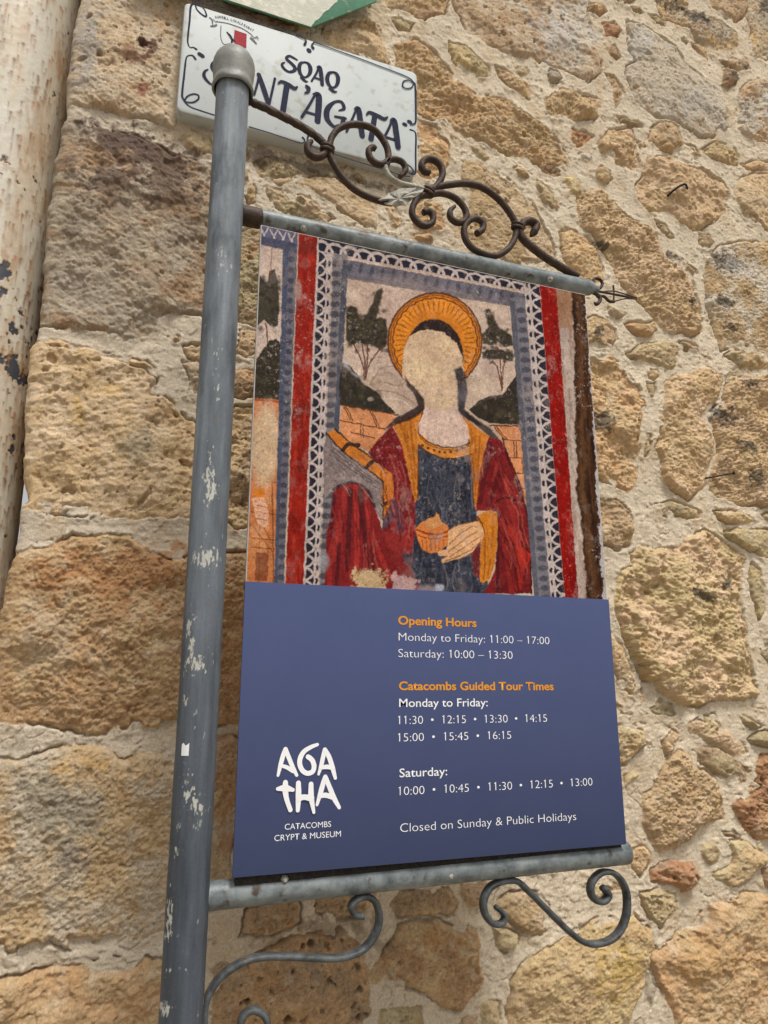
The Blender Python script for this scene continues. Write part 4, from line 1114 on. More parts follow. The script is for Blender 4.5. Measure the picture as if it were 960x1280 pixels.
# beaten leaf
bm = bmesh.new()
lv = [(530,236),(521,234.5),(510,235),(500,235.5),(493,239),(486,241),(483,245),(473,249.5),(479,252.5),(483,255.5),(490,256),(495,258.5),(501,256),(507,256),(513,250.5),(520,246),(528,240)]
cen = P(500, 247, SYU-.012)
rim_ = [bm.verts.new(P(a, b, SYU-.006-.004*math.sin(i*2.1))) for i, (a, b) in enumerate(lv)]
mid = [bm.verts.new(np.array(P(500+(a-500)*.5, 247+(b-247)*.45, SYU-.0095+.0022*math.sin(i*2.4)))) for i, (a, b) in enumerate(lv)]
cv = bm.verts.new(np.array(cen)+np.array((0, .003, 0)))
n_ = len(lv)
for i in range(n_):
    bm.faces.new((rim_[i], rim_[(i+1) % n_], mid[(i+1) % n_], mid[i])); bm.faces.new((mid[i], mid[(i+1) % n_], cv))
ext = bmesh.ops.extrude_face_region(bm, geom=bm.faces[:])
for e_ in ext['geom']:
    if isinstance(e_, bmesh.types.BMVert): e_.co.y += .0018
reparent(bm_obj('leaf_ornament', bm, M_leafm, None, False), stand)
# scrolls under the lower rail (flat bar)
zA = lambda *p: zt(180, 1020, 3.0, *p); zB = lambda *p: zt(480, 1020, 3.0, *p)
FN, FB = .0044, .0085
br1 = wire('scroll_bracket', zA(226,800, 228,725, 243,668, 290,600, 370,547, 450,527, 550,527, 650,532, 740,530, 820,500, 868,440, 882,380, 868,325, 835,302, 798,312, 776,340, 790,370, 822,376), FN, FB, M_iron, stand, n=10, sq=.75, t1=.9)
wire('scroll_bracket', zA(222,770, 232,860, 300,920, 390,905, 455,860, 466,795, 450,748, 410,727, 375,745, 362,785, 385,815), FN, FB, M_iron, stand, n=10, sq=.75, t1=.7)
br2 = wire('scroll_bracket', zB(420,340, 452,372, 440,402, 405,402, 377,362, 374,312, 400,265, 450,243, 500,246, 545,285, 605,345, 680,420, 740,468, 790,480, 850,463, 890,420, 910,355, 905,275, 870,220, 820,210, 782,242, 774,282, 790,314, 820,320, 840,297, 822,268), FN, FB, M_iron, stand, n=10, sq=.75, t0=.8, t1=1.1)
# scrap of white sticker on the post
c = P(228, 938, PYR-RP)
bm = bmesh.new(); vs = []
a0_ = math.atan2(c[1]-PYR, c[0]-px_axis)
for j in range(5):
    for i in range(2):
        a = a0_-.2+.40*j/4
        vs.append(bm.verts.new((px_axis+(RP+.0006)*math.cos(a), PYR+(RP+.0006)*math.sin(a), c[2]-.007+.014*i+.002*math.sin(j*2)*(i))))
for j in range(4): bm.faces.new((vs[2*j], vs[2*j+2], vs[2*j+3], vs[2*j+1]))
reparent(bm_obj('sticker_scrap', bm, M_stick), stand)
# base flange in the ground, out of the picture
bm = bmesh.new(); lathe(bm, [(RP, .05), (.04, .045), (.07, .012), (.085, .010), (.085, -.01)], (px_axis, PYR, 0), seg=32)
reparent(bm_obj('base_flange', bm, M_galv), stand)
# ================================================================== the hanging panel
PW, PH, SPLIT = 0.600, 0.9367, 0.3762
panel = empty('information_panel', (PW/2, 0, ZO), 'visitor panel with fresco picture above blue opening hours notice, between two rails', 'information panel')
# --- picture, painted as pigment on a fine grid (no light or shade in it beyond the painter's own colours)
nx_, nz_p = 700, 660
gx = np.linspace(.0015, PW-.0015, nx_); gz = np.linspace(SPLIT-.02, PH-.0015, nz_p)
GX, GZ = np.meshgrid(gx, gz)
U, V = proj(GX, np.zeros_like(GX), GZ+ZO)          # drawing coordinates = measured positions on the print
N1 = fbm(GX, GZ, 60, 4, 401, .6); N2 = fbm(GX, GZ, 260, 3, 402, .6); N3 = fbm(GX, GZ, 18, 4, 403, .6); N4 = fbm(GX, GZ, 120, 4, 404, .65)
U = U+1.3*fbm(GX, GZ, 150, 4, 405, .65); V = V+1.3*fbm(GX, GZ, 150, 4, 406, .65)
C = np.ones(GX.shape+(3,))*srgb(190, 168, 150)
def put(m, col, k=1.0, tex=.12):
    global C
    m = (np.clip(m, 0, 1)*k)[..., None]
    cc_ = np.array(col)*(1+tex*N1+tex*.9*N2+.6*tex*N4)[..., None]
    C = C*(1-m)+cc_*m
def poly(pts, col, k=1, soft=.7, tex=.14):
    p = [(pts[i], pts[i+1]) for i in range(0, len(pts), 2)]
    x0, x1 = min(a for a, b in p)-3, max(a for a, b in p)+3; y0, y1 = min(b for a, b in p)-3, max(b for a, b in p)+3
    m = np.zeros(U.shape); s = (U > x0) & (U < x1) & (V > y0) & (V < y1)
    m[s] = sstep(-soft, soft, poly_sd(p, U[s], V[s])); put(m, col, k, tex); return m
def line(pts, wd, col, k=.9, curve=True):
    p = [(pts[i], pts[i+1]) for i in range(0, len(pts), 2)]
    q = smooth_line(p, 5) if curve and len(p) > 2 else p
    d = np.full(U.shape, 99.0)
    for a, b in zip(q, q[1:]):
        x0, x1 = min(a[0], b[0])-6, max(a[0], b[0])+6; y0, y1 = min(a[1], b[1])-6, max(a[1], b[1])+6
        s = (U > x0) & (U < x1) & (V > y0) & (V < y1)
        if not s.any(): continue
        ex, ey = b[0]-a[0], b[1]-a[1]; wx_, wy_ = U[s]-a[0], V[s]-a[1]
        t = np.clip((wx_*ex+wy_*ey)/(ex*ex+ey*ey+1e-9), 0, 1)
        d[s] = np.minimum(d[s], np.hypot(wx_-ex*t, wy_-ey*t))
    put(sstep(wd*.5+.5, wd*.5-.35, d), col, k, .15)
def ell(cx, cy, rx_, ry_, rot=0):
    a = R(rot); dx, dy = U-cx, V-cy
    return np.hypot((dx*math.cos(a)+dy*math.sin(a))/rx_, (-dx*math.sin(a)+dy*math.cos(a))/ry_)
def spot(cx, cy, rx_, ry_, col, k=1, hard=.15, rot=0):
    put(sstep(1+hard, 1-hard, ell(cx, cy, rx_, ry_, rot)), col, k)
DK = srgb(38, 34, 36); NAVY = srgb(40, 40, 54); SLATE = srgb(104, 102, 114); SLD = srgb(62, 64, 78); REDC = srgb(146, 36, 26); REDB = srgb(142, 20, 15)
LACE = srgb(196, 182, 178); OCH = srgb(196, 120, 44); PEACH = srgb(208, 142, 98); BRN = srgb(78, 42, 28); CRIM = srgb(122, 34, 36); CRD = srgb(72, 28, 34); SKIN = srgb(196, 162, 128)
def lerp(a, b, t): return a+(b-a)*t
# sky mottling
put(sstep(-.1, .4, N3), srgb(214, 196, 178), .6); put(sstep(.0, .5, -N3), srgb(158, 134, 120), .5)
def bandL(y0, y1, l, l2): return poly([l[0], y0, l2[0], y0, l2[1], y1, l[1], y1], 0)
def Lx(a, b, y): return lerp(a, b, (y-300)/425.0)
def Rx(a, b, y): return lerp(a, b, (y-390)/350.0)
def vband(fx, a, b, c, d, ya, yb, col, k=1, tex=.14): 
    m = sstep(-.6, .6, U-fx(a, b, V))*sstep(-.6, .6, fx(c, d, V)-U)*sstep(-.6, .6, V-ya)*sstep(-.6, .6, yb-V); put(m, col, k, tex); return m
top = lambda u: 281+(u-326)*87/405.0          # upper edge of the board on the print
# --- left strip scenery
vband(Lx, 300, 300, 358, 346, 270, 760, srgb(196, 176, 164))
poly([322,350, 325,345, 330,352, 335,352, 336,340, 343,336, 347,350, 349,385, 347,408, 338,408, 330,400, 322,408], srgb(52, 50, 40), .95)
line([332,405, 334,425, 334,440], 1.6, BRN); line([341,285, 338,345], 1.4, srgb(140, 84, 66), .7)
poly([318,470, 320,450, 328,438, 336,426, 346,424, 352,430, 352,508, 316,508], srgb(56, 51, 42))
poly([312,498, 349,500, 346,735, 305,735], srgb(186, 116, 70)); put(sstep(0, .5, fbm(GX, GZ, 50, 4, 440))*sstep(500, 504, V)*sstep(350, 346, U), srgb(214, 156, 110), .6); line([316,500, 350,502], 2, srgb(150, 60, 44))
for y in (560, 600, 640, 672, 684): line([314,y, 346,y+3], 1.4, BRN, .6)
line([340,600, 342,735], 1.6, BRN, .7); line([325,600, 323,735], 1.3, BRN, .4)
poly([320,690, 336,692, 334,726, 318,726], srgb(104, 46, 34), .7)
spot(332, 556, 19, 50, srgb(200, 172, 140), 1, .3, 3)
poly([314,624, 320,620, 330,622, 336,640, 335,655, 330,660, 322,654, 318,640], srgb(222, 172, 142)); 
for y in (632, 640, 648): line([321,y, 334,y+2], 1.2, srgb(140, 80, 60), .7)
poly([318,612, 331,610, 330,622, 317,622], srgb(206, 122, 44)); line([317,658, 340,690], 1.4, BRN, .6); line([330,660, 340,680], 1.2, BRN, .6)
# --- bands at left
vband(Lx, 354, 343, 372, 355, 270, 760, SLATE); vband(Lx, 354, 343, 361, 347, 300, 760, srgb(70, 78, 100), .9)
m = sstep(19, 16, V-top(U))*sstep(-.5, 1.5, 372-U); put(m, srgb(92, 92, 116)); m = sstep(27, 24, V-top(U))*sstep(13, 15, V-top(U))*sstep(-.5, 1.5, 371-U); put(m, srgb(74, 76, 96))
for x in (330, 342, 353, 364): 
    line([x-4, top(x)+3, x+1, top(x)+13], 1.6, LACE, .8); line([x+5, top(x)+3, x, top(x)+13], 1.6, LACE, .8)
for i in range(32):
    y = 325+i*12.8; x = Lx(365, 351, y); spot(x, y, 4.2, 3.6, SLD, .85, .3)
m = vband(Lx, 373, 357, 398, 380, 270, 760, REDC); put(m*sstep(.0, .5, fbm(GX*2, GZ*.5, 60, 4, 433)), srgb(106, 24, 20), .65); put(m*sstep(.2, .5, fbm(GX*2, GZ*.4, 80, 4, 434, .65)), srgb(182, 62, 44), .55)
put(m*sstep(18, 4, np.hypot(U-384, V-310)), srgb(96, 40, 34), .6); spot(372, 362, 5, 12, srgb(164, 140, 132), .8, .4)
vband(Lx, 396.5, 379, 398.5, 381, 270, 760, LACE, .9)
def lace(fx, a, b, c, d, ya, yb, per, flip=False):
    x0 = fx(a, b, V); x1 = fx(c, d, V)
    s = (U-x0)/(x1-x0); 
    if flip: s = 1-s
    inb = sstep(-.03, .03, s)*sstep(-.03, .03, 1-s)*sstep(-.6, .6, V-ya)*sstep(-.6, .6, yb-V)
    put(inb, NAVY, 1); wpx = np.abs(x1-x0)
    t = V/per
    lines = np.zeros(U.shape)
    for k in range(-1, 2):
        tt = t-np.round(t)-k*1.0
        r = np.hypot(tt*1.0, s/.68*.95)
        lines = np.maximum(lines, sstep(.12, .06, np.abs(r-.95)))
    tt = t-np.round(t)
    tt2 = np.abs((t*1.0+.5)-np.round(t+.5))
    lines = np.maximum(lines, (s > .66)*sstep(.10, .18, np.hypot(tt/1.6, (s-.80)/.9)))
    lines = np.maximum(lines, sstep(.94, .98, s)); lines = np.maximum(lines, sstep(.05, .02, s))
    put(inb*lines, LACE, .92, .12)
lace(Lx, 398.5, 381, 416, 398.5, 280, 760, 16.5)
# --- upper lace and frame
d = V-top(U); right_end = Rx(677, 705, V)
th = lerp(19, 13, np.clip((U-400)/260, 0, 1))
s = d/th; inb = sstep(0, .06, s)*sstep(0, .08, 1-s)*sstep(-.5, .8, U-398)*sstep(-.5, .8, 676-U)
put(inb, NAVY); t = U/17.5; lines = np.zeros(U.shape)
for k in range(-1, 2):
    tt = t-np.round(t)-k
    lines = np.maximum(lines, sstep(.13, .06, np.abs(np.hypot(tt, (1-s)/1.05)-.72)))
lines = np.maximum(lines, sstep(.86, .93, s)); put(inb*lines, LACE, .9)
th2 = lerp(25, 20, np.clip((U-420)/230, 0, 1)); s2 = (d-th-2)/th2
fin = sstep(-.02, .06, s2)*sstep(0, .06, 1-s2)*sstep(-.5, .8, U-415)*sstep(-.5, .8, 657-U)
put(fin, SLATE); put(fin*sstep(.70, .8, s2), srgb(80, 82, 94), .9)
for x in np.arange(424, 656, 13.5):
    yy = top(x)+lerp(19, 13, (x-400)/260)+11; spot(x, yy, 2.6, 6.5, SLD, .8, .35, 12)
put(sstep(1.5, .5, np.abs(d-th-1))*sstep(-.5, .8, U-415)*sstep(-.5, .8, 657-U), srgb(200, 176, 160), .9)
# --- left frame
frm = vband(Lx, 417.5, 400, 436, 412, 318, 760, srgb(122, 118, 122)); vband(Lx, 429, 408.5, 437, 412.5, 325, 760, srgb(74, 78, 92), .95)
for i in range(34):
    y = 330+i*12.6; x = Lx(422, 404, y); spot(x, y, 6.0, 3.9, srgb(66, 66, 78), .85, .3)
# --- scene
poly([437,350, 500,345, 640,385, 640,470, 437,470], srgb(186, 164, 156), .35, 14)
poly([424,470, 428,454, 436,456, 447,468, 455,481, 470,489, 480,502, 495,517, 460,516, 424,506], srgb(52, 48, 42))
spot(463, 499, 3.5, 2.5, srgb(160, 150, 142), .8, .4)
for (a, b, cxx) in ((444, 466, 470), (470, 475, 488)): pass
line([462,482, 475,462, 495,458, 508,470, 500,482, 480,478], 1.6, srgb(120, 96, 88), .55); line([466,488, 490,490, 512,500, 520,508], 1.8, srgb(112, 92, 84), .5)
line([478,498, 500,500, 516,512], 1.5, srgb(214, 198, 188), .6); line([470,470, 484,466, 496,472], 3, srgb(150, 128, 118), .5)
poly([430,458, 448,470, 452,476, 440,466, 430,448], srgb(196, 196, 200), .6, 2)
poly([433,388, 438,382, 446,384, 448,394, 453,401, 458,392, 466,378, 470,364, 477,360, 479,366, 474,382, 471,398, 482,400, 485,412, 482,434, 474,438, 466,431, 455,431, 446,428, 437,432, 432,424], srgb(54, 50, 40), .97, 1.5)
for i in range(26): spot(rng.uniform(432, 486), rng.choice([rng.uniform(384, 396), rng.uniform(428, 440)]), 3.2, 2.6, srgb(54, 50, 42), .8, .7)
for i in range(26): spot(rng.uniform(601, 643), rng.choice([rng.uniform(412, 420), rng.uniform(430, 455)]), 2.6, 2.0, srgb(54, 50, 42), .8, .7)
for i in range(20): spot(rng.uniform(320, 350), rng.uniform(336, 412), 3, 3.4, srgb(54, 52, 44), .8, .7)
for i in range(60): spot(rng.uniform(434, 482), rng.uniform(398, 432), 2.6, 2.2, srgb(*([72, 66, 50] if rng.random() < .5 else [36, 34, 32])), .6, .5)
for pl in ([455,474, 453,455, 442,430], [455,474, 456,450, 452,430], [456,474, 459,450, 459,430], [456,474, 462,455, 476,434]): line(pl, 1.8, srgb(96, 46, 36), .9)
poly([605,387, 612,386, 618,398, 624,410, 640,420, 642,432, 630,434, 622,428, 614,432, 603,430, 602,418, 610,410], srgb(54, 50, 40), .97, 1.4)
poly([602,440, 612,437, 628,437, 642,442, 641,452, 622,449, 604,449], srgb(54, 50, 40), .97, 1.4)
for pl in ([627,488, 622,462, 615,450], [627,488, 626,462, 625,450], [627,488, 629,462, 631,449], [621,434, 622,437]): line(pl, 1.6, srgb(96, 46, 36), .9)
poly([586,512, 600,500, 612,495, 628,494, 637,480, 648,466, 656,480, 658,532, 612,529, 596,522], srgb(54, 48, 42)); line([592,508, 612,498, 630,496], 1.5, srgb(90, 78, 66), .6)
poly([427,506, 462,512, 497,519, 480,540, 462,565, 430,552, 424,536], PEACH, 1); line([426,506, 497,519], 1.8, BRN); line([425,526, 480,536], 1.4, BRN); line([438,540, 468,548], 1.4, BRN)
for pl in ([430,510, 438,525], [433,510, 441,526], [462,514, 471,533], [465,515, 474,534], [451,530, 451,546], [454,531, 454,547]): line(pl, 1.2, BRN, .9)
poly([615,531, 655,532, 662,640, 648,610, 636,570, 626,548], PEACH); line([612,532, 656,533], 1.8, BRN); 
for pl in ([628,550, 657,551], [636,572, 659,573], [645,592, 660,593], [650,610, 661,611], [642,552, 643,571], [645,552, 646,571], [652,574, 654,592], [655,574, 657,592], [617,533, 631,550], [620,533, 634,550], [648,534, 654,545]): line(pl, 1.2, BRN, .9)
# --- leaves and turf, dabbed on
def dabs(n, x0, x1, y0, y1, rr, cols, k=.55):
    for i in range(n): spot(rng.uniform(x0, x1), rng.uniform(y0, y1), rr*rng.uniform(.5, 1.2), rr*rng.uniform(.4, .9), srgb(*cols[int(rng.integers(len(cols)))]), k, .6, rng.uniform(0, 90))
GRN = [(74, 68, 46), (36, 34, 30), (60, 56, 42), (88, 80, 58)]
dabs(46, 436, 482, 396, 434, 3, GRN); dabs(14, 466, 478, 364, 392, 2.4, GRN); dabs(10, 436, 446, 386, 400, 2.4, GRN)
dabs(22, 606, 640, 412, 450, 2.6, GRN); dabs(10, 608, 620, 390, 410, 2.2, GRN); dabs(40, 430, 476, 472, 512, 4, GRN, .4); dabs(40, 604, 654, 500, 526, 4, GRN, .4); dabs(30, 320, 350, 345, 404, 3, GRN); dabs(24, 318, 350, 440, 500, 4, GRN, .4)
# halo
e = ell(543.5, 427, 58.5, 60.5)
put(sstep(1.02, .98, e), srgb(214, 134, 44)); ang_ = np.arctan2(V-427, U-543.5)
put(sstep(1.0, .97, e)*sstep(.86, .9, e), srgb(204, 122, 40))
put(sstep(.03, .015, np.abs(e-1.0)), BRN, .9); put(sstep(.02, .008, np.abs(e-.95)), BRN, .7)
put(sstep(.024, .010, np.abs(e-.885-.022*np.abs(np.sin(ang_*15)))), BRN, .8)
put(sstep(.88, .82, e)*sstep(.58, .66, e)*sstep(.35, .9, np.sin(ang_*46)), srgb(120, 60, 24), .65)
put(sstep(.75, .55, e), srgb(190, 112, 36), .5)
# hair
e = ell(542, 446, 37, 47); put(sstep(1.03, .97, e)*sstep(462, 458, V), srgb(48, 36, 36))
# book stand and straps
poly([408,545, 414,541, 440,566, 478,598, 480,655, 470,640, 462,618, 440,604, 418,610, 405,625, 404,560], srgb(126, 112, 112)); 
put(sstep(0, .4, N4)*sstep(-.6, .6, poly_sd([(408,545),(440,566),(478,598),(480,655),(462,618),(440,604),(405,625)], U, V)), srgb(170, 156, 150), .5)
for o_ in (8, 14, 20): line([412,548+o_, 440,572+o_*.8, 474,600+o_*.6], 1.2, srgb(60, 52, 54), .55)
poly([409,541, 417,537, 441,556, 468,576, 489,591, 492,606, 491,660, 479,661, 479,602, 464,590, 438,572, 420,556], srgb(198, 118, 44)); 
for pl in ([408,541, 420,556, 438,572, 464,590, 479,602, 479,661], [418,536, 441,556, 470,576, 490,591, 493,608, 491,660]): line(pl, 2, srgb(46, 36, 34), .9, False)
for pl in ([428,563, 436,556, 448,557], [458,584, 466,577, 477,577], [478,631, 488,627, 496,624]): line(pl, 5, srgb(48, 38, 38), .95)
# blue dress
poly([482,640, 500,610, 530,600, 560,742, 440,742, 470,690], srgb(70, 66, 78), 1)
poly([523,556, 545,570, 588,560, 592,600, 596,650, 604,700, 612,742, 500,742, 506,690, 520,660, 522,600], srgb(64, 68, 82)); 
q = sstep(-1, 1, poly_sd([(523,556),(588,560),(604,700),(612,742),(500,742),(506,690),(520,660)], U, V))
put(q*sstep(-.1, .3, N4), srgb(36, 38, 50), .85); put(q*sstep(.22, .5, fbm(GX, GZ, 130, 4, 430, .7)), srgb(132, 128, 132), .6); put(q*sstep(.2, .5, fbm(GX*3, GZ*.4, 40, 3, 410)), srgb(44, 48, 62), .6)
# ochre lining
poly([491,530, 508,520, 529,511, 525,528, 522,556, 522,622, 518,630, 511,594, 502,558], OCH); poly([571,512, 582,524, 611,546, 606,562, 600,590, 596,640, 592,630, 588,580, 585,548], OCH)
for pl in ([500,528, 512,570, 519,620], [512,521, 516,560, 520,600], [588,536, 592,580, 594,620], [600,545, 598,575, 595,610]): line(pl, 2.4, srgb(146, 78, 24), .6)
for pl in ([529,511, 524,532, 523,556, 522,622], [571,512, 581,530, 586,556, 592,630]): line(pl, 1.6, BRN, .9)
# skin: neck and face (plain, the plaster there is bare)
poly([532,500, 574,498, 573,512, 584,532, 587,548, 578,558, 556,561, 538,556, 525,546, 523,530, 531,512], srgb(204, 178, 164))
wb = 2.2*fbm(GX, GZ, 60, 4, 443, .6); U = U+wb; V = V-wb
poly([503,452, 505,434, 512,420, 526,413, 540,412, 556,416, 568,426, 577,442, 580,462, 572,480, 573,505, 560,514, 545,512, 533,508, 529,496, 515,486, 504,472], srgb(202, 174, 146))
U = U-wb; V = V+wb
qf = sstep(-1, 1, poly_sd([(503,452),(512,420),(540,412),(568,426),(580,462),(573,505),(545,512),(515,486)], U, V))
put(qf*sstep(.0, .5, N3+.5*N1), srgb(176, 142, 104), .6); put(qf*sstep(.1, .6, -N3), srgb(216, 194, 158), .6); put(qf*sstep(505, 488, V)*sstep(478, 490, V), srgb(206, 180, 158), .5)
poly([567,462, 576,458, 582,470, 584,490, 580,512, 590,520, 604,532, 596,532, 580,522, 572,514, 572,484], srgb(44, 42, 50), .95, 1.6); spot(577, 494, 6, 10, srgb(96, 96, 110), .5, .6)
poly([506,470, 512,478, 522,488, 530,500, 531,511, 522,520, 508,527, 492,532, 480,538, 494,522, 512,514, 522,507, 518,494, 508,482], srgb(46, 34, 36), .95, 1.4)
poly([580,512, 592,522, 612,535, 630,556, 618,552, 602,538, 584,524], srgb(46, 38, 40), .9, 1.4)
# neckband
line([524,549, 536,559, 555,566, 572,566, 588,561], 12, srgb(204, 132, 56), 1); line([524,544, 536,553, 555,559, 573,559, 587,554], 1.8, BRN); line([523,556, 536,566, 555,573, 572,573, 589,568], 1.8, BRN); line([524,547, 536,556, 555,562, 573,562, 588,557], 1.2, BRN, .7)
for i in range(9): x = 528+i*7; spot(x, 551+14.5*math.sin(PI*min(1, (x-518)/75)), 1.9, 1.6, BRN, .9, .3)
# crimson mantle, left
poly([490,531, 502,556, 511,594, 519,632, 519,668, 512,690, 498,690, 478,664, 492,650, 492,606, 488,590, 470,577, 460,566, 470,552], CRIM)
qm = sstep(-1, 1, poly_sd([(490,531),(502,556),(511,594),(519,632),(519,668),(498,690),(478,664),(492,606),(470,577),(460,566)], U, V))
put(qm*sstep(.1, .5, N4+.3*N1), srgb(150, 84, 84), .6); put(qm*sstep(.1, .5, -N4), srgb(84, 26, 32), .7)
poly([470,650, 484,672, 500,690, 514,712, 528,742, 486,742, 474,700], srgb(126, 40, 40), 1, 1.5)
poly([478,664, 498,668, 518,672, 512,694, 500,692, 486,684], srgb(138, 44, 42), .9); poly([492,625, 502,630, 506,662, 494,664], srgb(84, 60, 72), .8, 2)
# skirt of the mantle, left below
poly([416,616, 424,606, 438,603, 452,606, 462,618, 474,650, 482,680, 492,704, 512,728, 524,742, 404,742, 408,705, 407,672, 412,650], CRIM)
for pl, c_, w_ in (([432,612, 424,660, 416,700], srgb(150, 48, 44), 7), ([444,608, 446,660, 446,712], srgb(160, 50, 44), 6), ([456,618, 466,670, 486,720], srgb(158, 48, 44), 6), ([420,660, 412,700, 412,735], srgb(146, 46, 42), 6),
                 ([438,612, 436,660, 434,712], CRD, 6), ([450,612, 456,670, 466,720], CRD, 7), ([418,620, 414,660], CRD, 4), ([424,680, 420,735], CRD, 4)): line(pl, w_, c_, .8)
line([417,612, 432,604, 448,605, 460,614, 468,634], 3, srgb(36, 32, 40), .8); 
# crimson mantle, right
poly([611,546, 626,550, 638,575, 650,604, 659,636, 663,672, 665,742, 604,742, 618,715, 622,680, 621,640, 600,638, 595,640, 599,590, 606,562], CRIM)
qm = sstep(-1, 1, poly_sd([(611,546),(632,580),(656,640),(664,742),(604,742),(622,680),(621,640),(595,640)], U, V))
put(qm*sstep(.0, .5, N3+.4*N4), srgb(84, 24, 28), .7)
for pl, c_, w_ in (([612,556, 606,590, 600,628], srgb(86, 26, 30), 6), ([624,590, 618,610, 610,634], srgb(88, 24, 28), 5), ([622,578, 616,600], srgb(150, 50, 46), 4), ([632,600, 640,640, 650,676], srgb(150, 44, 40), 7), ([624,642, 640,665, 660,690], srgb(64, 20, 26), 3.5),
                 ([626,650, 634,700, 640,740], srgb(140, 40, 36), 7), ([636,660, 650,690, 648,735], srgb(160, 42, 34), 8), ([622,660, 622,740], srgb(70, 22, 26), 4), ([640,680, 648,740], srgb(74, 22, 26), 3), ([618,628, 632,622, 646,626], srgb(70, 20, 26), 3)): line(pl, w_, c_, .8)
line([628,548, 640,590, 655,630, 662,672, 664,742], 1.8, srgb(40, 26, 28), .9)
poly([642,682, 654,684, 664,694, 656,712, 648,704], srgb(182, 46, 32), .8)
# drapery: many thin fold lines, light and dark
def folds(n, x0, x1, y0, y1, lean, cols, wd=1.6, k=.5, ln=(20, 60)):
    for i in range(n):
        x, y = rng.uniform(x0, x1), rng.uniform(y0, y1); L_ = rng.uniform(*ln); b = rng.uniform(-4, 4)
        line([x, y, x+lean*L_*.5+b, y+L_*.5, x+lean*L_, min(y+L_, 742)], wd*rng.uniform(.6, 1.5), srgb(*cols[int(rng.integers(len(cols)))]), k)
RC_ = [(160, 62, 56), (84, 22, 28), (60, 20, 26), (142, 46, 42), (176, 90, 80)]
folds(20, 470, 506, 556, 630, .25, RC_); folds(26, 610, 634, 562, 680, .42, RC_); folds(24, 414, 470, 612, 690, .12, RC_); folds(16, 624, 654, 640, 700, .2, RC_); folds(10, 500, 514, 600, 660, -.05, RC_)
BC_ = [(36, 38, 48), (92, 94, 106), (52, 56, 70), (118, 116, 122), (30, 30, 38)]
folds(34, 526, 590, 574, 640, .02, BC_, 1.5, .5); folds(34, 510, 604, 690, 730, .05, BC_, 1.5, .5, (12, 40))
OC_ = [(226, 152, 66), (150, 84, 28), (176, 104, 38)]
folds(9, 498, 520, 524, 560, .2, OC_, 1.3, .5, (20, 50)); folds(9, 584, 604, 536, 570, .02, OC_, 1.3, .5, (20, 60))
# sleeve, hand, jar
poly([596,646, 604,640, 614,638, 622,642, 621,680, 618,706, 612,724, 604,729, 600,727, 599,700, 602,674], srgb(198, 122, 40)); line([606,672, 606,700, 604,724], 2, srgb(134, 70, 22), .7); line([616,650, 614,690, 610,718], 2.4, srgb(150, 82, 28), .6); line([596,646, 603,656, 606,670], 1.6, BRN)
poly([588,690, 598,672, 600,690, 600,725, 592,718], srgb(104, 32, 34), .9)
poly([519,661, 527,653, 536,648, 542,646, 545,641, 549,644, 551,651, 559,657, 562,664, 559,680, 550,690, 540,692, 528,687, 522,676], srgb(206, 122, 60)); poly([527,655, 536,649, 542,647, 545,642, 549,645, 551,652, 558,657, 540,661], srgb(204, 150, 96), .8)
line([520,662, 534,667, 548,668, 561,664], 2.4, srgb(130, 48, 26), .9); line([522,669, 535,673, 548,673, 560,670], 1.8, srgb(130, 48, 26), .7)
for i in range(6): line([527+i*5.5,674, 529+i*4.8,689], 1.2, srgb(136, 62, 28), .6)
poly([560,663, 568,657, 584,653, 596,651, 603,660, 606,670, 598,680, 590,690, 578,697, 562,701, 553,704, 551,700, 560,695, 548,695, 546,690, 558,687, 560,676], srgb(214, 166, 122))
for pl in ([596,664, 578,676, 560,690], [598,672, 580,684, 562,696], [590,658, 574,668, 562,680], [600,678, 584,690, 556,702]): line(pl, 1.3, srgb(136, 84, 52), .75)
line([560,663, 570,657, 586,653, 598,650], 1.4, BRN, .8)
# losses near the foot of the picture
loss = sstep(.45, .62, np.clip(1.25-ell(460, 730, 30, 30), 0, 1)*.8+.55*fbm(GX, GZ, 70, 5, 441, .66)); put(loss, srgb(192, 168, 128), .9); loss = sstep(.45, .65, np.clip(1.3-ell(505, 732, 34, 20, 25), 0, 1)*.7+.6*fbm(GX, GZ, 80, 5, 442, .68)); put(loss, srgb(190, 162, 160), .8); spot(549, 735, 6, 5, srgb(180, 186, 204), .9, .4); spot(404, 702, 7, 10, srgb(160, 160, 166), .7, .5); spot(534, 738, 12, 6, srgb(178, 164, 168), .6, .6)
folds(8, 600, 618, 650, 690, .02, OC_, 1.3, .5, (15, 40)); folds(14, 478, 490, 600, 640, .0, OC_, 1.0, .4, (8, 20)); folds(16, 412, 470, 556, 600, .8, [(160, 146, 140), (70, 62, 64), (100, 88, 88)], 1.3, .5, (10, 30))
# --- right bands
vband(Rx, 638, 667, 658, 688, 372, 770, srgb(116, 114, 122)); vband(Rx, 638, 667, 644.5, 673, 376, 770, srgb(86, 88, 100), .9)
for i in range(30):
    y = 388+i*12.4; x = Rx(651, 681, y); spot(x, y, 5.6, 3.7, srgb(68, 68, 82), .85, .3)
lace(Rx, 657.5, 687.5, 677.5, 705.5, 355, 770, 15.5, True)
m = vband(Rx, 677, 705, 698, 722.5, 340, 770, REDB); put(m*sstep(.0, .5, fbm(GX*2, GZ*.5, 60, 4, 431)), srgb(104, 14, 12), .6); put(m*sstep(.35, .6, N4), srgb(190, 110, 92), .5); put(m*sstep(.3, .55, fbm(GX*2, GZ*.4, 90, 4, 432, .65)), srgb(178, 48, 34), .5)
wob = 3.2*fbm(GX*.2, GZ, 26, 4, 435, .6)+1.2*fbm(GX*.2, GZ, 130, 3, 436)
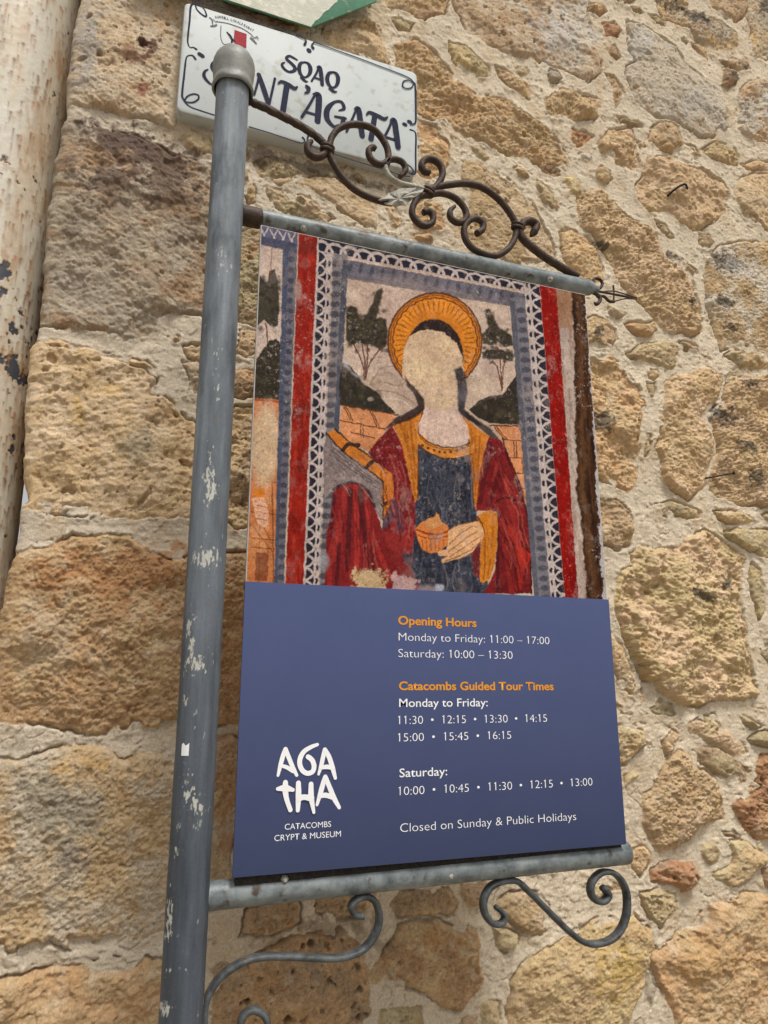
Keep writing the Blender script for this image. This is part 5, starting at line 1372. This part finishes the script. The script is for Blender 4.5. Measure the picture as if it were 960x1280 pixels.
m = vband(Rx, 697.5, 722, 716, 735, 340, 770, srgb(184, 168, 158)); put(m*sstep(-.1, .4, fbm(GX*2, GZ*.5, 60, 4, 437, .65)), srgb(140, 112, 96), .6); put(m*sstep(440, 372, V), srgb(140, 96, 66), .75)
put(vband(Rx, 697.5, 722, 714, 731, 340, 410, srgb(150, 112, 82), .7)*0, DK)
xl = lerp(713.5, 730, np.clip((V-390)/350, 0, 1))+wob*1.3+2.5*np.sin((V-360)/44.); m = sstep(-1, 1, U-xl); put(m, srgb(66, 42, 27), 1, .25); put(m*sstep(.0, .5, fbm(GX*3, GZ*.3, 60, 3, 411)), srgb(96, 64, 40), .6); put(m*sstep(.1, .5, fbm(GX*3, GZ*.3, 50, 3, 412)), srgb(34, 22, 16), .7)
put(m*sstep(5, 1.5, np.abs(U-xl-9-wob)), srgb(112, 78, 50), .45)
xr = np.where(V < 400, 731, Rx(732.5, 752, V))+3.2*N4+.8*wob
put(sstep(-.5, .8, U-xr-1), srgb(190, 186, 190), .85)
# --- age: rubbed and flaked plaster all over
patch = sstep(-.15, .45, fbm(GX, GZ, 14, 3, 415)); put(sstep(.36, .6, N4*.8+N2*.5)*patch, srgb(196, 182, 174), .5); put(sstep(.46, .7, fbm(GX, GZ, 420, 2, 413))*patch, srgb(204, 192, 184), .30); put(sstep(.30, .6, fbm(GX, GZ, 260, 4, 414, .65)), srgb(40, 32, 32), .42)
mott = 1+.22*fbm(GX, GZ, 45, 5, 420, .65)+.20*fbm(GX, GZ, 190, 3, 421, .65)+.14*fbm(GX, GZ, 480, 2, 422)
C = C*mott[..., None]
grime = sstep(.05, .6, fbm(GX, GZ*.6, 22, 5, 423, .62))[..., None]*.35
C = C*(1-grime)+C*np.array((.72, .64, .60))*grime
wear = (sstep(.16, .44, fbm(GX, GZ*.7, 40, 6, 424, .72))*(.35+.65*patch))[..., None]*.40
C = C*(1-wear)+srgb(176, 160, 154)*wear
C = C*np.array((.82, .80, .79))
bz = 0.0
pts_ = np.stack([GX, np.full(GX.shape, -.0006), GZ+ZO], 2)
slab('picture_board', [(0, ZO+.004), (PW, ZO+.004), (PW, ZO+PH), (0, ZO+PH)], 0.0, .0055, .0008, M_edge, panel)
pic = [o for o in panel.children if o.name.startswith('picture_board')][0]
reparent(grid_obj('fresco_print', pts_, C, M_picture, None, True), pic)
# --- blue notice sheet
NY = -.0030
slab('notice_sheet', [(-.0012, ZO), (PW+.0008, ZO), (PW+.0008, ZO+SPLIT), (-.0012, ZO+SPLIT)], NY, -.0009, .0006, M_blue, panel)
sheet = [o for o in panel.children if o.name.startswith('notice_sheet')][0]
LY = NY-.0004
def npx(px, py): return P(px, py, LY)[[0, 2]]
zN = lambda x, y: (480+x/3.0968, 720+y/3.0968)
def line_of(s, xl, xr, yb, cap, mat, weight, name='lettering', spacing=1.0):
    a = npx(*zN(xl, yb)); b = npx(*zN(xl, yb-cap)); 
    # right end: follow the level line of the sheet
    r = npx(*zN(xr, yb)); 
    o = text_obj(name, s, a[0], r[0], a[1], b[1]-a[1], LY, mat, sheet, weight, True, spacing)
    if '1' in s:                   # the typeface of the notice has a flag on its figure one
        full = text_mesh(s, weight); fx = [v.co.x for v in full.vertices]; f0, f1 = min(fx), max(fx)
        cap_ = b[1]-a[1]; bm = bmesh.new(); bm.from_mesh(o.data)
        for i, ch in enumerate(s):
            if ch != '1': continue
            xm = max(v.co.x for v in text_mesh(s[:i+1], weight).vertices)
            X = a[0]+(xm-f0)/(f1-f0)*(r[0]-a[0])
            t_ = cap_*.115
            vs = [bm.verts.new((X-p_[0]*cap_, LY-.0001, a[1]+p_[1]*cap_)) for p_ in ((.0, .99), (.0, .86), (.235, .765), (.255, .85))]
            bm.faces.new(vs)
        bm.to_mesh(o.data); bm.free()
    return o
LIGHT, MED, BOLD = -.014, .004, .024
line_of('Opening Hours', 55, 358, 187, 34, M_orange, BOLD, 'heading')
line_of('Monday to Friday: 11:00 – 17:00', 57, 640, 250, 33, M_white, LIGHT)
line_of('Saturday: 10:00 – 13:30', 56, 498, 314, 34, M_white, LIGHT)
line_of('Catacombs Guided Tour Times', 58, 657, 441, 34, M_orange, BOLD, 'heading')
line_of('Monday to Friday:', 59, 402, 507, 34, M_white, MED)
dot = ' \u2022 '
line_of('11:30 \u2022 12:15 \u2022 13:30 \u2022 14:15'.replace(' \u2022 ', '  \u2022  '), 59, 632, 574, 34, M_white, LIGHT)
line_of('15:00  \u2022  15:45  \u2022  16:15', 59, 493, 641, 34, M_white, LIGHT)
line_of('Saturday:', 60, 245, 779, 35, M_white, MED)
line_of('10:00  \u2022  10:45  \u2022  11:30  \u2022  12:15  \u2022  13:00', 61, 810, 849, 35, M_white, LIGHT)
line_of('Closed on Sunday & Public Holidays', 63, 747, 992, 36, M_white, LIGHT)
zL = lambda *p: zt(330, 910, 8.0, *p)
logo = [
    (zL(140,475, 165,370, 190,280, 215,212), [3.4,5.4,5.8,5.6]), (zL(215,212, 250,300, 285,385, 327,472), [5.6,5.6,5.4,4]), (zL(170,378, 215,388, 250,405, 290,430), [4,4.6,5,5.2]),
    (zL(533,165, 470,190, 400,235, 362,300, 358,365, 385,425, 435,453, 485,435, 500,385, 488,335, 465,305, 440,288), [4,5,5.8,6.2,6.2,6,5.8,6,6.2,6.2,6,6]),
    (zL(545,462, 570,380, 590,290, 608,218), [3.2,5.2,5.6,5.6]), (zL(608,218, 650,290, 685,400, 712,500), [5.8,6,6,4.2]), (zL(570,395, 630,388, 690,398), [4.4,5.4,5]),
    (zL(213,545, 212,620, 225,710, 262,818), [6.4,7.4,6,5.6]), (zL(135,608, 210,600, 288,618), [4.4,8,4.4]),
    (zL(342,550, 343,680, 336,822), [6.2,7.2,5]), (zL(468,560, 470,690, 496,842), [6,7,3.8]), (zL(345,700, 400,690, 470,700), [8,6.4,8]),
    (zL(530,768, 565,650, 590,560, 613,490), [3.6,6,6.2,5.6]), (zL(613,490, 655,590, 700,700, 752,795), [5.8,6,6.2,4.4]), (zL(560,678, 620,672, 690,695), [5.4,6,5.6]),
]
lg = stroke_obj('logo', logo, M_white, panel, NY, npx, base=.0004)
reparent(lg, sheet)
def cap_line(s, x0, y0, x1, yb, cap, name):
    a = npx(330+x0/8, 910+yb/8); b = npx(330+x0/8, 910+(yb-cap)/8); r = npx(330+x1/8, 910+yb/8)
    text_obj(name, s, a[0], r[0], a[1], b[1]-a[1], LY, M_white, sheet, -.004, True)
cap_line('CATACOMBS', 207, 955, 670, 1018, 62, 'lettering')
cap_line('CRYPT & MUSEUM', 103, 1070, 768, 1132, 64, 'lettering')

# ================================================================== small ironwork in the wall
def wallpt(px, py, out=.0): 
    p = P(px, py, WY-.012); return np.array(p)+np.array((0, -out, 0))
h0 = wallpt(834, 247); 
hk = empty('wall_hook', tuple(h0), 'small black bent iron hook driven into a round stone, at upper right', 'hook')
bm = bmesh.new()
a = wallpt(834, 247, -.012); b = wallpt(836, 243, .010); c = wallpt(843, 238.5, .020); d = wallpt(849, 237, .022); e = wallpt(852, 243, .022)
sweep(bm, smooth_line([a, b, c, d, e], 6), .0028, .0028, 8, 1, 1, .8, nrm=(.3, .3, .9))
reparent(bm_obj('hook_bar', bm, M_iron_or_shade), hk)
nl = empty('iron_nail', tuple(wallpt(886, 596)), 'rusty nail sticking out sideways between two stones, right of the panel', 'nail')
bm = bmesh.new()
a = wallpt(884, 597, -.006); b = wallpt(909, 594, .020)
sweep(bm, [a+(b-a)*u for u in np.linspace(0, 1, 8)], .0022, .0022, 8, 1, 1, 1)
reparent(bm_obj('nail_shank', bm, M_rust), nl)
bm = bmesh.new(); dv = (b-a)/np.linalg.norm(b-a)
lathe(bm, [(0, .002), (.0042, .0015), (.0046, 0), (.0042, -.0015), (.002, -.002)], b, axis=tuple(dv), seg=12)
reparent(bm_obj('nail_head', bm, M_rust), nl)
